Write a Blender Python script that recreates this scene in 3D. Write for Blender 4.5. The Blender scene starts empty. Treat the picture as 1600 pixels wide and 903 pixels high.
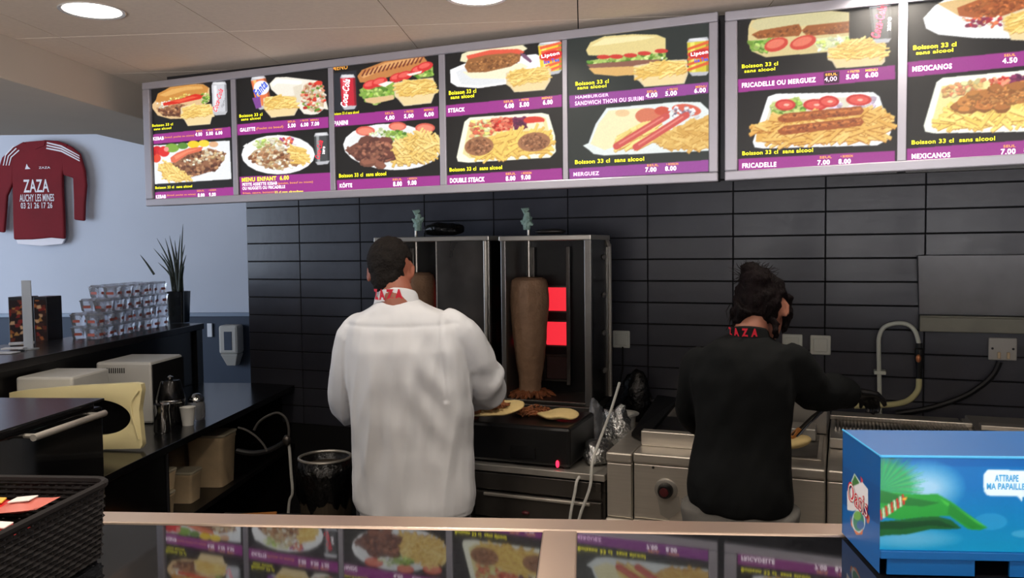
import bpy, bmesh, math, random
import numpy as np
from mathutils import Vector, Matrix, noise
random.seed(7)
C = bpy.context.scene.collection
# ------------------------------------------------------------------ camera
FPX, PITCH, ROLL, YG, YK = 1302.57406, 4.92052349e-02, -1.12666426e-02, 8.50102028e-02, 3.77846103e-01
H = 1.58
def _basis():
    F = Vector((0, math.cos(PITCH), -math.sin(PITCH))); U = Vector((0, math.sin(PITCH), math.cos(PITCH))); X = Vector((1, 0, 0))
    X2 = X*math.cos(ROLL)+U*math.sin(ROLL); U2 = -X*math.sin(ROLL)+U*math.cos(ROLL)
    M = Matrix.Rotation(YK, 3, 'Z')
    return M@X2, M@U2, M@F
CX, CU, CF = _basis()
CAM = Vector((0, 0, H))
cd = bpy.data.cameras.new('camera'); cam = bpy.data.objects.new('camera', cd); C.objects.link(cam)
cam.matrix_world = Matrix(((CX.x, CU.x, -CF.x, 0), (CX.y, CU.y, -CF.y, 0), (CX.z, CU.z, -CF.z, H), (0, 0, 0, 1)))
cd.sensor_width = 36; cd.lens = FPX*36/1600; cd.clip_start = .05
bpy.context.scene.camera = cam
sc = bpy.context.scene
sc.view_settings.view_transform = 'Standard'; sc.view_settings.look = 'None'
sc.view_settings.gamma = 1; sc.view_settings.use_curve_mapping = False
sc.view_settings.exposure = 0.0
# the shop runs along two directions: the tiled wall (world x) and the counter/ceiling grid (turned by GA)
GA = YK-YG
def g2w(gt, gd, z=0): return Vector((math.cos(GA)*gt-math.sin(GA)*gd, math.sin(GA)*gt+math.cos(GA)*gd, z))
def ray(px, py): return CF+CX*((px-800)/FPX)-CU*((py-451.5)/FPX)
def at_y(px, py, y): d = ray(px, py); return CAM+d*(y/d.y)
def at_z(px, py, z): d = ray(px, py); return CAM+d*((z-H)/d.z)
def at_gd(px, py, D): d = ray(px, py); return CAM+d*(D/(d.x*-math.sin(GA)+d.y*math.cos(GA)))
def at_gt(px, py, D): d = ray(px, py); return CAM+d*(D/(d.x*math.cos(GA)+d.y*math.sin(GA)))
def w2g(P): return Vector((P.x*math.cos(GA)+P.y*math.sin(GA), -P.x*math.sin(GA)+P.y*math.cos(GA), P.z))
# ------------------------------------------------------------------ world and large lights
w = bpy.data.worlds.new('world'); sc.world = w; w.use_nodes = True
bg = w.node_tree.nodes['Background']; bg.inputs[0].default_value = (.62, .75, 1, 1); bg.inputs[1].default_value = .6
def area(name, loc, target, sx, sy, power, col):
    l = bpy.data.lights.new(name, 'AREA'); l.shape = 'RECTANGLE'; l.size = sx; l.size_y = sy; l.energy = power; l.color = col
    o = bpy.data.objects.new(name, l); C.objects.link(o); o.location = loc
    o.rotation_euler = (Vector(target)-Vector(loc)).to_track_quat('-Z', 'Y').to_euler(); return o
area('shop_window_uplight', g2w(-.6, -3.2, 1.1), g2w(-.6, -.6, 4.6), 4.6, 1.8, 300, (1, .94, .905)).data.spread = math.radians(130)  # uplight added inside the unseen shop front, tilted to brighten the ceiling
area('daylight_side_window', g2w(-6.4, 3.2, 1.6), g2w(-4, 6.2, 1.5), 3.0, 1.8, 120, (.70, .82, 1))
def srgb(r, g, b):
    f = lambda c: (c/255)/12.92 if c <= 10 else (((c/255)+.055)/1.055)**2.4
    return (f(r), f(g), f(b), 1)
# ------------------------------------------------------------------ materials
MATS = {}
def mat(name, col, rough=.5, metal=0, spec=.5, var=0, vscale=8, bump=0, bscale=60, emit=None, estr=0, trans=0, alpha=1, ior=1.45, stretch=None, coat=0, rvar=0, bdist=.01):
    if name in MATS: return MATS[name]
    m = bpy.data.materials.new(name); m.use_nodes = True; nt = m.node_tree; b = nt.nodes['Principled BSDF']
    c = srgb(*col)
    b.inputs['Base Color'].default_value = c; b.inputs['Roughness'].default_value = rough; b.inputs['Metallic'].default_value = metal
    b.inputs['Specular IOR Level'].default_value = spec; b.inputs['IOR'].default_value = ior
    b.inputs['Transmission Weight'].default_value = trans; b.inputs['Alpha'].default_value = alpha; b.inputs['Coat Weight'].default_value = coat
    if emit: b.inputs['Emission Color'].default_value = srgb(*emit); b.inputs['Emission Strength'].default_value = estr
    tc = nt.nodes.new('ShaderNodeTexCoord'); src = tc.outputs['Object']
    if stretch:
        mp = nt.nodes.new('ShaderNodeMapping'); mp.inputs['Scale'].default_value = stretch
        nt.links.new(src, mp.inputs[0]); src = mp.outputs[0]
    if var or rvar:
        n = nt.nodes.new('ShaderNodeTexNoise'); n.inputs['Scale'].default_value = vscale; n.inputs['Detail'].default_value = 5
        nt.links.new(src, n.inputs['Vector'])
        if var:
            r = nt.nodes.new('ShaderNodeMapRange'); r.inputs[1].default_value = .25; r.inputs[2].default_value = .75
            r.inputs[3].default_value = 1-var; r.inputs[4].default_value = 1+var
            mx = nt.nodes.new('ShaderNodeVectorMath'); mx.operation = 'SCALE'; mx.inputs[0].default_value = c[:3]
            nt.links.new(n.outputs[0], r.inputs[0]); nt.links.new(r.outputs[0], mx.inputs['Scale']); nt.links.new(mx.outputs[0], b.inputs['Base Color'])
        if rvar:
            r = nt.nodes.new('ShaderNodeMapRange'); r.inputs[1].default_value = .3; r.inputs[2].default_value = .7
            r.inputs[3].default_value = max(.02, rough-rvar); r.inputs[4].default_value = rough+rvar
            nt.links.new(n.outputs[0], r.inputs[0]); nt.links.new(r.outputs[0], b.inputs['Roughness'])
    if bump:
        n = nt.nodes.new('ShaderNodeTexNoise'); n.inputs['Scale'].default_value = bscale; n.inputs['Detail'].default_value = 4 if bdist < .02 else 1.2
        bp = nt.nodes.new('ShaderNodeBump'); bp.inputs['Strength'].default_value = bump; bp.inputs['Distance'].default_value = bdist
        nt.links.new(src, n.inputs['Vector']); nt.links.new(n.outputs[0], bp.inputs['Height']); nt.links.new(bp.outputs[0], b.inputs['Normal'])
    MATS[name] = m; return m
def attr_mat(name, emis, rough=.3):
    m = bpy.data.materials.new(name); m.use_nodes = True; nt = m.node_tree; b = nt.nodes['Principled BSDF']
    a = nt.nodes.new('ShaderNodeAttribute'); a.attribute_name = 'print'
    b.inputs['Roughness'].default_value = rough; b.inputs['Specular IOR Level'].default_value = .3
    if emis:
        b.inputs['Base Color'].default_value = (.02, .02, .02, 1)
        nt.links.new(a.outputs['Color'], b.inputs['Emission Color']); b.inputs['Emission Strength'].default_value = emis
    else: nt.links.new(a.outputs['Color'], b.inputs['Base Color'])
    MATS[name] = m; return m
M = MATS
mat('tile', (60, 61, 69), .32, var=.12, vscale=5, rvar=.06, bump=.05, bscale=30)
mat('grout', (16, 16, 18), .9)
mat('ceiling_tile', (230, 216, 202), .9, var=.04, vscale=60, bump=.08, bscale=220)
mat('ceiling_gap', (60, 55, 50), .9)
mat('beam', (205, 196, 184), .9, var=.03, vscale=3)
mat('white_wall', (190, 196, 208), .85, var=.04, vscale=1.5, bump=.03, bscale=80)
mat('wainscot', (38, 52, 72), .55, var=.1, vscale=3)
mat('rail', (120, 135, 155), .35)
mat('floor_pale', (196, 186, 170), .5, var=.1, vscale=3)
mat('floor', (70, 62, 56), .5, var=.2, vscale=6)
mat('alu', (168, 166, 176), .4, .35, bump=.02)
mat('steel_mid', (128, 125, 121), .3, .8, var=.15, vscale=6)
mat('panel_steel', (118, 118, 120), .42, .6, var=.22, vscale=5, rvar=.1)
mat('panel_ledge', (112, 110, 98), .45, .4, var=.2, vscale=9)
mat('alu_dark', (70, 70, 74), .4, .7)
mat('steel', (196, 190, 180), .34, .75, var=.08, vscale=4, stretch=(1, 12, 40), bump=.02, bscale=80)
mat('steel_worn', (172, 168, 160), .4, .75, var=.22, vscale=5, rvar=.12, bump=.05, bscale=25)
mat('steel_dark', (88, 84, 80), .34, .8, var=.25, vscale=6, rvar=.1)
mat('chrome', (200, 200, 200), .12, 1)
mat('edge_steel', (196, 178, 164), .3, .9, var=.05, vscale=5)
mat('black_gloss', (12, 12, 13), .2, var=.3, vscale=10)
mat('black_matt', (18, 18, 18), .6, var=.2, vscale=10)
mat('black_metal', (15, 15, 16), .35, 0, var=.3, vscale=8)
mat('black_wood', (20, 18, 18), .35, var=.3, vscale=6)
mat('bar_top', (34, 32, 34), .25)
mat('stone', (26, 27, 30), .035, var=.7, vscale=260, ior=1.9, rvar=.0, bump=.0)
mat('glass', (235, 240, 245), .04, trans=1, ior=1.45)
mat('dark_glass', (10, 10, 11), .06)
mat('clear_plastic', (225, 228, 235), .12, trans=.85, ior=1.3, bump=.25, bscale=60)
mat('acrylic', (200, 206, 212), .2, trans=.25, ior=1.3)
mat('white_plastic', (205, 205, 200), .4, var=.04)
mat('socket_plastic', (215, 218, 210), .35)
mat('cream_plastic', (232, 220, 168), .35)
mat('pale_plastic', (175, 172, 165), .45)
mat('tan_plastic', (206, 184, 148), .4, var=.12, vscale=15)
mat('lid_plastic', (205, 195, 170), .2, trans=.3)
mat('bin_bag', (9, 9, 10), .28, bump=.8, bscale=40)
mat('bin_body', (86, 76, 64), .35, .5, var=.15, stretch=(20, 20, 1))
mat('cable_white', (178, 178, 172), .5)
mat('cable_black', (20, 20, 22), .5)
mat('cable_grey', (72, 70, 68), .4)
mat('pipe', (205, 208, 195), .4)
mat('hose', (196, 190, 140), .4)
mat('copper', (190, 120, 80), .35, .6)
mat('valve', (15, 15, 15), .4)
mat('skin', (142, 86, 68), .5, var=.08, vscale=14)
mat('skin_red', (186, 92, 78), .5, var=.06, vscale=14)
mat('skin_f', (138, 90, 72), .5, var=.08, vscale=14)
mat('hair_man', (20, 16, 14), .8, spec=.2, var=.5, vscale=60, bump=.5, bscale=160)
mat('hair_woman', (12, 5, 6), .75, spec=.12, var=.6, vscale=40, bump=.9, bscale=110, stretch=(1, 1, .3))
mat('white_cloth', (198, 200, 204), .85, bump=.9, bscale=9, stretch=(1, 1, .4), bdist=.045)
mat('seam', (200, 198, 194), .9)
mat('black_cloth', (11, 13, 14), .9, spec=.2, bump=.8, bscale=10, stretch=(1, 1, .6), bdist=.04)
mat('black_glove', (10, 10, 12), .35)
mat('grey_trousers', (98, 96, 92), .9, bump=.1, bscale=300)
mat('dark_trousers', (62, 62, 66), .9, bump=.1, bscale=300)
mat('shoe', (18, 18, 18), .5)
mat('red_letter', (200, 24, 48), .6)
mat('eye', (230, 226, 220), .2)
mat('iris', (40, 26, 16), .2)
mat('lip', (150, 78, 70), .5)
mat('jersey', (112, 8, 22), .8, var=.12, vscale=5, bump=.3, bscale=9)
mat('jersey_white', (225, 222, 228), .8)
mat('meat', (152, 120, 94), .75, var=.18, vscale=22, bump=.7, bscale=45)
mat('meat_cooked', (140, 84, 50), .6, var=.45, vscale=40, bump=.8, bscale=70)
mat('flatbread', (222, 196, 136), .75, var=.15, vscale=14, bump=.2, bscale=40)
mat('burner', (120, 20, 24), .6, emit=(250, 48, 62), estr=.95)
mat('burner_off', (60, 40, 38), .8)
mat('led', (255, 20, 40), .4, emit=(255, 30, 60), estr=4)
mat('foil', (190, 192, 192), .25, .95, bump=1, bscale=70)
mat('green_wrap', (176, 208, 196), .2, trans=.2, bump=1, bscale=80)
mat('leaf', (26, 40, 28), .4, var=.3, vscale=20)
mat('pot', (20, 22, 22), .15)
mat('lamp', (255, 250, 240), .4, emit=(255, 246, 232), estr=9)
mat('lamp_ring', (225, 225, 225), .25, .3)
mat('basket', (20, 17, 18), .7, spec=.25)
mat('blue_card', (0, 90, 160), .4, var=.03)
mat('blue_edge', (60, 160, 215), .5)
mat('blue_dark', (4, 66, 128), .5)
mat('panel_red', (190, 30, 36), .4)
mat('panel_green', (120, 170, 60), .4)
mat('panel_yellow', (226, 170, 60), .4)
mat('white_ink', (222, 214, 210), .5)
mat('orange_wood', (176, 112, 50), .5, var=.2)
mat('spotted', (186, 96, 84), .5)
mat('photo_dark', (30, 18, 16), .4, var=.9, vscale=14)
mat('paper', (215, 218, 225), .6)
mat('knob_red', (70, 18, 22), .4)
for nm, c, s in (('ink_yellow', (250, 245, 40), 1.0), ('ink_white', (255, 250, 255), 1.0), ('ink_gold', (214, 150, 60), 1), ('ink_red', (215, 40, 60), 1), ('ink_blue', (50, 80, 190), 1), ('ink_grey', (120, 120, 125), 1), ('ink_pinkwhite', (226, 190, 225), 1)):
    mat(nm, c, .5, emit=c, estr=.95)
attr_mat('backlit_print', 1.12, .4); attr_mat('card_print', 0, .3)
# ------------------------------------------------------------------ mesh helpers
class MB:
    def __init__(s): s.v = []; s.f = []; s.m = []; s.mi = 0
    def add(s, vs, fs):
        o = len(s.v); s.v += [tuple(p) for p in vs]; s.f += [tuple(i+o for i in f) for f in fs]; s.m += [s.mi]*len(fs); return s
    def box(s, a, b, rz=0, ctr=None):
        x0, y0, z0 = a; x1, y1, z1 = b
        vs = [Vector(p) for p in ((x0, y0, z0), (x1, y0, z0), (x1, y1, z0), (x0, y1, z0), (x0, y0, z1), (x1, y0, z1), (x1, y1, z1), (x0, y1, z1))]
        if rz:
            c = Vector(ctr) if ctr else sum(vs, Vector())/8; R = Matrix.Rotation(rz, 3, 'Z'); vs = [R@(p-c)+c for p in vs]
        return s.add(vs, [(0, 3, 2, 1), (4, 5, 6, 7), (0, 1, 5, 4), (1, 2, 6, 5), (2, 3, 7, 6), (3, 0, 4, 7)])
    def lathe(s, prof, c=(0, 0, 0), n=24, sq=1, cap=True):
        c = Vector(c); vs = []; fs = []
        for r, z in prof:
            for k in range(n):
                a = 2*math.pi*k/n; vs.append(c+Vector((r*math.cos(a), r*math.sin(a)*sq, z)))
        for i in range(len(prof)-1):
            for k in range(n): fs.append((i*n+k, i*n+(k+1) % n, (i+1)*n+(k+1) % n, (i+1)*n+k))
        if cap: fs.append(tuple(range(n))[::-1]); fs.append(tuple((len(prof)-1)*n+k for k in range(n)))
        return s.add(vs, fs)
    def tube(s, pts, r, n=8, hint=(.13, .2, .97), flat=1):
        pts = [Vector(p) for p in pts]; rs = r if isinstance(r, (list, tuple)) else [r]*len(pts); vs = []; fs = []
        side = None
        for i, p in enumerate(pts):
            t = (pts[min(i+1, len(pts)-1)]-pts[max(i-1, 0)])
            t = t.normalized() if t.length > 1e-9 else Vector((0, 0, 1))
            if side is None:
                h = Vector(hint); side = h-t*h.dot(t)
                if side.length < 1e-3: h = Vector((1, 0, 0)); side = h-t*h.dot(t)
            else: side = side-t*side.dot(t)
            side.normalize(); up = t.cross(side)
            q = rs[i]; q = q if isinstance(q, (tuple, list)) else (q, q*flat)
            for k in range(n):
                a = 2*math.pi*k/n; vs.append(p+side*q[0]*math.cos(a)+up*q[1]*math.sin(a))
        for i in range(len(pts)-1):
            for k in range(n): fs.append((i*n+k, i*n+(k+1) % n, (i+1)*n+(k+1) % n, (i+1)*n+k))
        fs.append(tuple(range(n))[::-1]); fs.append(tuple((len(pts)-1)*n+k for k in range(n)))
        return s.add(vs, fs)
    def prism(s, poly, o, ux, uy, un, th):
        o, ux, uy, un = map(Vector, (o, ux, uy, un)); n = len(poly)
        vs = [o+ux*a+uy*b for a, b in poly]; vs += [p+un*th for p in vs]
        fs = [tuple(range(n)), tuple(range(2*n-1, n-1, -1))]+[(i, i+n, (i+1) % n+n, (i+1) % n) for i in range(n)]
        return s.add(vs, fs)
    def ball(s, c, r, n=12, m=8):
        c = Vector(c); r = r if isinstance(r, (tuple, list)) else (r, r, r); vs = []; fs = []
        for i in range(1, m):
            ph = math.pi*i/m
            for k in range(n):
                a = 2*math.pi*k/n; vs.append(c+Vector((r[0]*math.sin(ph)*math.cos(a), r[1]*math.sin(ph)*math.sin(a), r[2]*math.cos(ph))))
        t = len(vs); vs += [c+Vector((0, 0, r[2])), c-Vector((0, 0, r[2]))]
        for i in range(m-2):
            for k in range(n): fs.append((i*n+k, (i+1)*n+k, (i+1)*n+(k+1) % n, i*n+(k+1) % n))
        for k in range(n): fs.append((t, k, (k+1) % n)); fs.append((t+1, (m-2)*n+(k+1) % n, (m-2)*n+k))
        return s.add(vs, fs)
    def build(s, name, m, parent=None, bevel=0, smooth=False, world=False, seg=2):
        me = bpy.data.meshes.new(name)
        vs = s.v
        if world and parent is not None:
            inv = wmat(parent).inverted(); vs = [tuple(inv@Vector(p)) for p in vs]
        me.from_pydata(vs, [], s.f)
        for mm in (m if isinstance(m, (list, tuple)) else [m]): me.materials.append(MATS[mm])
        if any(s.m): me.polygons.foreach_set('material_index', s.m)
        bm = bmesh.new(); bm.from_mesh(me); bmesh.ops.recalc_face_normals(bm, faces=bm.faces)
        if bevel:
            es = [e for e in bm.edges if len(e.link_faces) == 2 and e.calc_face_angle(0) > .6]
            bmesh.ops.bevel(bm, geom=es, offset=bevel, segments=seg, affect='EDGES', clamp_overlap=True, profile=.5)
        bm.to_mesh(me); bm.free()
        if smooth:
            me.polygons.foreach_set('use_smooth', [True]*len(me.polygons))
            if smooth != 'all': me.set_sharp_from_angle(angle=math.radians(40))
        o = bpy.data.objects.new(name, me); C.objects.link(o)
        if parent is not None: o.parent = parent
        return o
def wmat(o):
    m = Matrix.LocRotScale(o.location, o.rotation_euler, o.scale)
    return wmat(o.parent)@m if o.parent else m
def tag(o, label=None, cat=None, group=None, kind=None):
    if label: o['label'] = label
    if cat: o['category'] = cat
    if group: o['group'] = group
    if kind: o['kind'] = kind
    return o
def thing(name, label, cat, loc=(0, 0, 0), rz=0, group=None):
    o = bpy.data.objects.new(name, None); C.objects.link(o); o.location = loc; o.rotation_euler = (0, 0, rz); o.empty_display_size = .1
    return tag(o, label, cat, group)
def copy_tree(o, parent=None):
    c = o.copy(); C.objects.link(c)
    if parent is not None: c.parent = parent
    for ch in [x for x in C.objects if x.parent == o]: copy_tree(ch, c)
    return c
def smooth_path(pts, k=6):
    pts = [Vector(p) for p in pts]; out = []
    for i in range(len(pts)-1):
        p0 = pts[max(i-1, 0)]; p1 = pts[i]; p2 = pts[i+1]; p3 = pts[min(i+2, len(pts)-1)]
        for j in range(k):
            t = j/k; out.append(.5*((2*p1)+(p2-p0)*t+(2*p0-5*p1+4*p2-p3)*t*t+(3*p1-p0-3*p2+p3)*t**3))
    out.append(pts[-1]); return out
# text: glyph outlines turned into flat mesh, scaled to a given width and height
def glyphs(s, bold=.012, shear=0):
    cu = bpy.data.curves.new('t', 'FONT'); cu.body = s; cu.offset = bold; cu.shear = shear; cu.resolution_u = 3; cu.space_character = 1.0+bold*4
    o = bpy.data.objects.new('t', cu); me = bpy.data.meshes.new_from_object(o)
    vs = [v.co.copy() for v in me.vertices]; fs = [tuple(p.vertices) for p in me.polygons]
    bpy.data.objects.remove(o); bpy.data.curves.remove(cu); bpy.data.meshes.remove(me)
    x0 = min(v.x for v in vs); x1 = max(v.x for v in vs); y0 = min(v.y for v in vs); y1 = max(v.y for v in vs)
    return [((v.x-x0)/(x1-x0)-.5, (v.y-y0)/(y1-y0)-.5) for v in vs], fs
def text_on(mb, s, c, ux, uy, wd, ht, bold=.012, rot=0, shear=0, mi=0):
    vs, fs = glyphs(s, bold, shear); c = Vector(c); ux = Vector(ux); uy = Vector(uy)
    ca, sa = math.cos(rot), math.sin(rot); out = []
    for a, b in vs:
        a *= wd; b *= ht; out.append(c+ux*(a*ca-b*sa)+uy*(a*sa+b*ca))
    mb.mi = mi; mb.add(out, fs); mb.mi = 0
# ------------------------------------------------------------------ flat printed artwork: painted per vertex on a fine grid
class Art:
    """artwork coordinates (in metres on its own plane) come from the mapping function; painted on a fine raster, then put on the print's vertices"""
    def __init__(s, fn, u0, u1, v0, v1, bg, res=.0016):
        s.fn = fn; s.u0, s.u1, s.v0, s.v1, s.res = u0, u1, v0, v1, res
        s.nu = int((u1-u0)/res)//2*2; s.nv = int((v1-v0)/res)//2*2
        s.a = np.empty((s.nv, s.nu, 3)); s.a[:] = np.array(bg, float); s.o = (0, 0); s.s = 1
        s.rng = random.Random(int(abs(u0*1000))+3); s.texts = []
    def crop(s, ox, oy, sc_): s.o = (ox, oy); s.s = sc_; return s
    def uv(s, p): return s.fn(s.o[0]+p[0]/s.s, s.o[1]+p[1]/s.s)
    def fill(s, q, col, soft=0):
        q = np.array(q); x = (q[:, 0]-s.u0)/s.res; y = (q[:, 1]-s.v0)/s.res
        i0, i1 = max(0, int(x.min())), min(s.nu, int(x.max())+2); j0, j1 = max(0, int(y.min())), min(s.nv, int(y.max())+2)
        if i0 >= i1 or j0 >= j1: return
        X, Y = np.meshgrid(np.arange(i0, i1)+.5, np.arange(j0, j1)+.5); ins = np.zeros(X.shape, bool)
        n = len(x)
        for k in range(n):
            xa, ya, xb, yb = x[k], y[k], x[(k+1) % n], y[(k+1) % n]
            if ya == yb: continue
            c = ((ya > Y) != (yb > Y)) & (X < (xb-xa)*(Y-ya)/(yb-ya)+xa); ins ^= c
        s.a[j0:j1, i0:i1][ins] = col if not soft else s.a[j0:j1, i0:i1][ins]*soft+np.array(col)*(1-soft)
    def P(s, pts, col, soft=0): s.fill([s.uv(p) for p in pts], col, soft)
    def E(s, cx, cy, rx, ry, col, rot=0, n=20, wob=0, soft=0):
        pts = []
        for k in range(n):
            a = 2*math.pi*k/n; w_ = 1+wob*(s.rng.random()-.5); x = rx*w_*math.cos(a); y = ry*w_*math.sin(a)
            pts.append((cx+x*math.cos(rot)-y*math.sin(rot), cy+x*math.sin(rot)+y*math.cos(rot)))
        s.P(pts, col, soft)
    def inside(s, poly, x, y):
        r = False; n = len(poly)
        for k in range(n):
            xa, ya = poly[k]; xb, yb = poly[(k+1) % n]
            if (ya > y) != (yb > y) and x < (xb-xa)*(y-ya)/(yb-ya)+xa: r = not r
        return r
    def rnd(s, poly):
        xs = [p[0] for p in poly]; ys = [p[1] for p in poly]
        for _ in range(60):
            x = s.rng.uniform(min(xs), max(xs)); y = s.rng.uniform(min(ys), max(ys))
            if s.inside(poly, x, y): return x, y
        return xs[0], ys[0]
    def fries(s, poly, n, L=50, W=8, ang=(-.9, .5), base=(232, 190, 96), hi=(252, 232, 150), lo=(196, 140, 60)):
        s.P(poly, base)
        for _ in range(n):
            x, y = s.rnd(poly); a = s.rng.uniform(*ang); l = L*s.rng.uniform(.6, 1.1)/2; h = W*s.rng.uniform(.8, 1.2)/2
            d = (math.cos(a), math.sin(a)); nn = (-d[1], d[0]); t = s.rng.random()
            for off, c in ((h*.5, lo), (0, tuple(hi[i]*t+base[i]*(1-t) for i in range(3)))):
                s.P([(x-d[0]*l-nn[0]*h, y-d[1]*l-nn[1]*h+off), (x+d[0]*l-nn[0]*h, y+d[1]*l-nn[1]*h+off), (x+d[0]*l+nn[0]*h, y+d[1]*l+nn[1]*h+off), (x-d[0]*l+nn[0]*h, y-d[1]*l+nn[1]*h+off)], c)
    def chunks(s, poly, n, r, cols, base=None, asp=.6, rot=(-.8, .8)):
        if base: s.P(poly, base)
        for _ in range(n):
            x, y = s.rnd(poly); c = s.rng.choice(cols); k = s.rng.uniform(.85, 1.15); q = r*s.rng.uniform(.6, 1.2); ro = s.rng.uniform(*rot)
            s.E(x, y+r*.18, q, q*asp, [max(0, v*.8) for v in c], ro, 9, .35); s.E(x, y, q*.9, q*asp*.85, [min(255, v*k) for v in c], ro, 9, .35)
    def T(s, t, x0, y, x1, h, ink, bold=.02, rot=0, y1=None, shear=0):
        """text from crop x0 to x1, centred on y at x0 and y1 at x1, h crop pixels high"""
        a = Vector(s.uv((x0, y))); b = Vector(s.uv((x1, y if y1 is None else y1))); mid = (a+b)/2; m = ((x0+x1)/2, (y+(y if y1 is None else y1))/2)
        ht = (Vector(s.uv((m[0], m[1]-h/2)))-Vector(s.uv((m[0], m[1]+h/2)))).length
        d = b-a; s.texts.append((t, mid, d.length, ht, ink, bold, math.atan2(d.y, d.x) if rot else 0, shear))
    def mesh(s, name, to3d, m, parent, blur=1, noise_amt=.03):
        a = s.a
        rs = np.random.RandomState(5)
        a = a*(1+noise_amt*rs.randn(s.nv, s.nu, 1))
        for _ in range(blur):
            p = np.pad(a, ((1, 1), (1, 1), (0, 0)), 'edge'); a = (p[:-2, 1:-1]+2*p[1:-1, 1:-1]+p[2:, 1:-1])/4
            p = np.pad(a, ((1, 1), (1, 1), (0, 0)), 'edge'); a = (p[1:-1, :-2]+2*p[1:-1, 1:-1]+p[1:-1, 2:])/4
        a = a.reshape(s.nv//2, 2, s.nu//2, 2, 3).mean((1, 3)); a = np.clip(a, 0, 255)/255
        lin = np.where(a <= .04045, a/12.92, ((a+.055)/1.055)**2.4)
        h, w_ = lin.shape[:2]
        U = np.linspace(s.u0, s.u1, w_); V = np.linspace(s.v0, s.v1, h); UU, VV = np.meshgrid(U, V)
        o, ux, uy = to3d
        co = np.array(o)[None]+UU.reshape(-1, 1)*np.array(ux)[None]+VV.reshape(-1, 1)*np.array(uy)[None]
        idx = np.arange(h*w_).reshape(h, w_); q = np.stack([idx[:-1, :-1], idx[:-1, 1:], idx[1:, 1:], idx[1:, :-1]], -1).reshape(-1, 4)
        me = bpy.data.meshes.new(name); me.vertices.add(h*w_); me.vertices.foreach_set('co', co.ravel())
        me.loops.add(q.size); me.loops.foreach_set('vertex_index', q.ravel()); me.polygons.add(len(q))
        me.polygons.foreach_set('loop_start', np.arange(len(q))*4); me.polygons.foreach_set('loop_total', np.full(len(q), 4)); me.update(calc_edges=True)
        at = me.color_attributes.new('print', 'FLOAT_COLOR', 'POINT'); at.data.foreach_set('color', np.concatenate([lin.reshape(-1, 3), np.ones((h*w_, 1))], 1).ravel())
        me.materials.append(MATS[m]); ob = bpy.data.objects.new(name, me); C.objects.link(ob)
        if parent is not None: ob.parent = parent
        return ob
# ================================================================== SETTING
def struct(o): return tag(o, kind='structure')
CZ = 2.33
# floor
m = MB(); m.box((-9, -6, -.06), (4, 9, -.004)); struct(m.build('floor', 'floor'))
m = MB(); m.box((-8, -3.4, -.004), (4.6, 1.5, 0)); gs = m.build('floor_1', 'floor_pale'); gs.rotation_euler = (0, 0, GA); struct(gs)  # unseen customer floor, made pale to bounce light up to the ceiling
# tiled back wall: body plus single tiles with recessed joints
WY = 4.0
m = MB(); m.box((-3.262, WY, 0), (3.2, WY+.16, CZ)); wall = struct(m.build('wall_back', 'grout'))
TW, TH = .4025, .1045
tm = {}
def tile_mesh(wd):
    k = round(wd, 3)
    if k not in tm:
        q = MB(); q.box((0, -.007, 0), (wd-.005, 0, TH-.006)); o = q.build('tile', 'tile', bevel=.0015, seg=1); tm[k] = o.data; bpy.data.objects.remove(o)
    return tm[k]
for r in range(-6, 8):
    z = 1.204+TH*r
    for c in range(-7, 6):
        x0 = -.475+TW*c; x1 = x0+TW; x0 = max(x0, -3.262); x1 = min(x1, 2.0)
        if x1-x0 < .03: continue
        o = bpy.data.objects.new('tile', tile_mesh(x1-x0)); C.objects.link(o); o.parent = wall; o.location = (x0+.0025, WY, z+.003)
m = MB(); m.box((3.2, -6, 0), (3.35, WY+.16, CZ)); struct(m.build('wall_right', 'white_wall'))
# dining-room end wall with blue wainscot
def gstruct(name, mb, mt, bevel=0):
    o = mb.build(name, mt, bevel=bevel); o.rotation_euler = (0, 0, GA); return struct(o)
m = MB(); m.box((-8, 6.45, 0), (-1.0, 6.6, 2.75)); gstruct('wall_left', m, 'white_wall')
m = MB(); m.box((-8, 6.42, 0), (-1.2, 6.449, 1.06)); wn = gstruct('trim_1', m, 'wainscot')
m = MB(); m.box((-8, 6.40, 1.06), (-1.2, 6.449, 1.09)); gstruct('trim_2', m, 'rail', bevel=.004)
# outer left side and shop front with their daylight openings
m = MB(); m.box((-8.2, -3.6, 0), (-8, 6.6, 2.75)); gstruct('wall_side', m, 'white_wall')
m = MB()
for a, b in (((-8, -3.6, 0), (-3.4, -3.45, CZ)), ((2.2, -3.6, 0), (4.6, -3.45, CZ)), ((-3.4, -3.6, 0), (2.2, -3.45, .5)), ((-3.4, -3.6, 2.45), (2.2, -3.45, CZ))): m.box(a, b)
gstruct('wall_front', m, 'white_wall')
m = MB()
for x in (-3.4, -2.0, -.6, .8, 2.14): m.box((x, -3.56, .5), (x+.06, -3.49, 2.45))
m.box((-3.4, -3.56, .5), (2.2, -3.49, .56)); m.box((-3.4, -3.56, 2.39), (2.2, -3.49, 2.45))
wf = gstruct('window_1', m, 'alu'); q = MB(); q.box((-3.4, -3.53, .5), (2.2, -3.52, 2.45)); q.build('pane', 'glass', wf)
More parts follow.
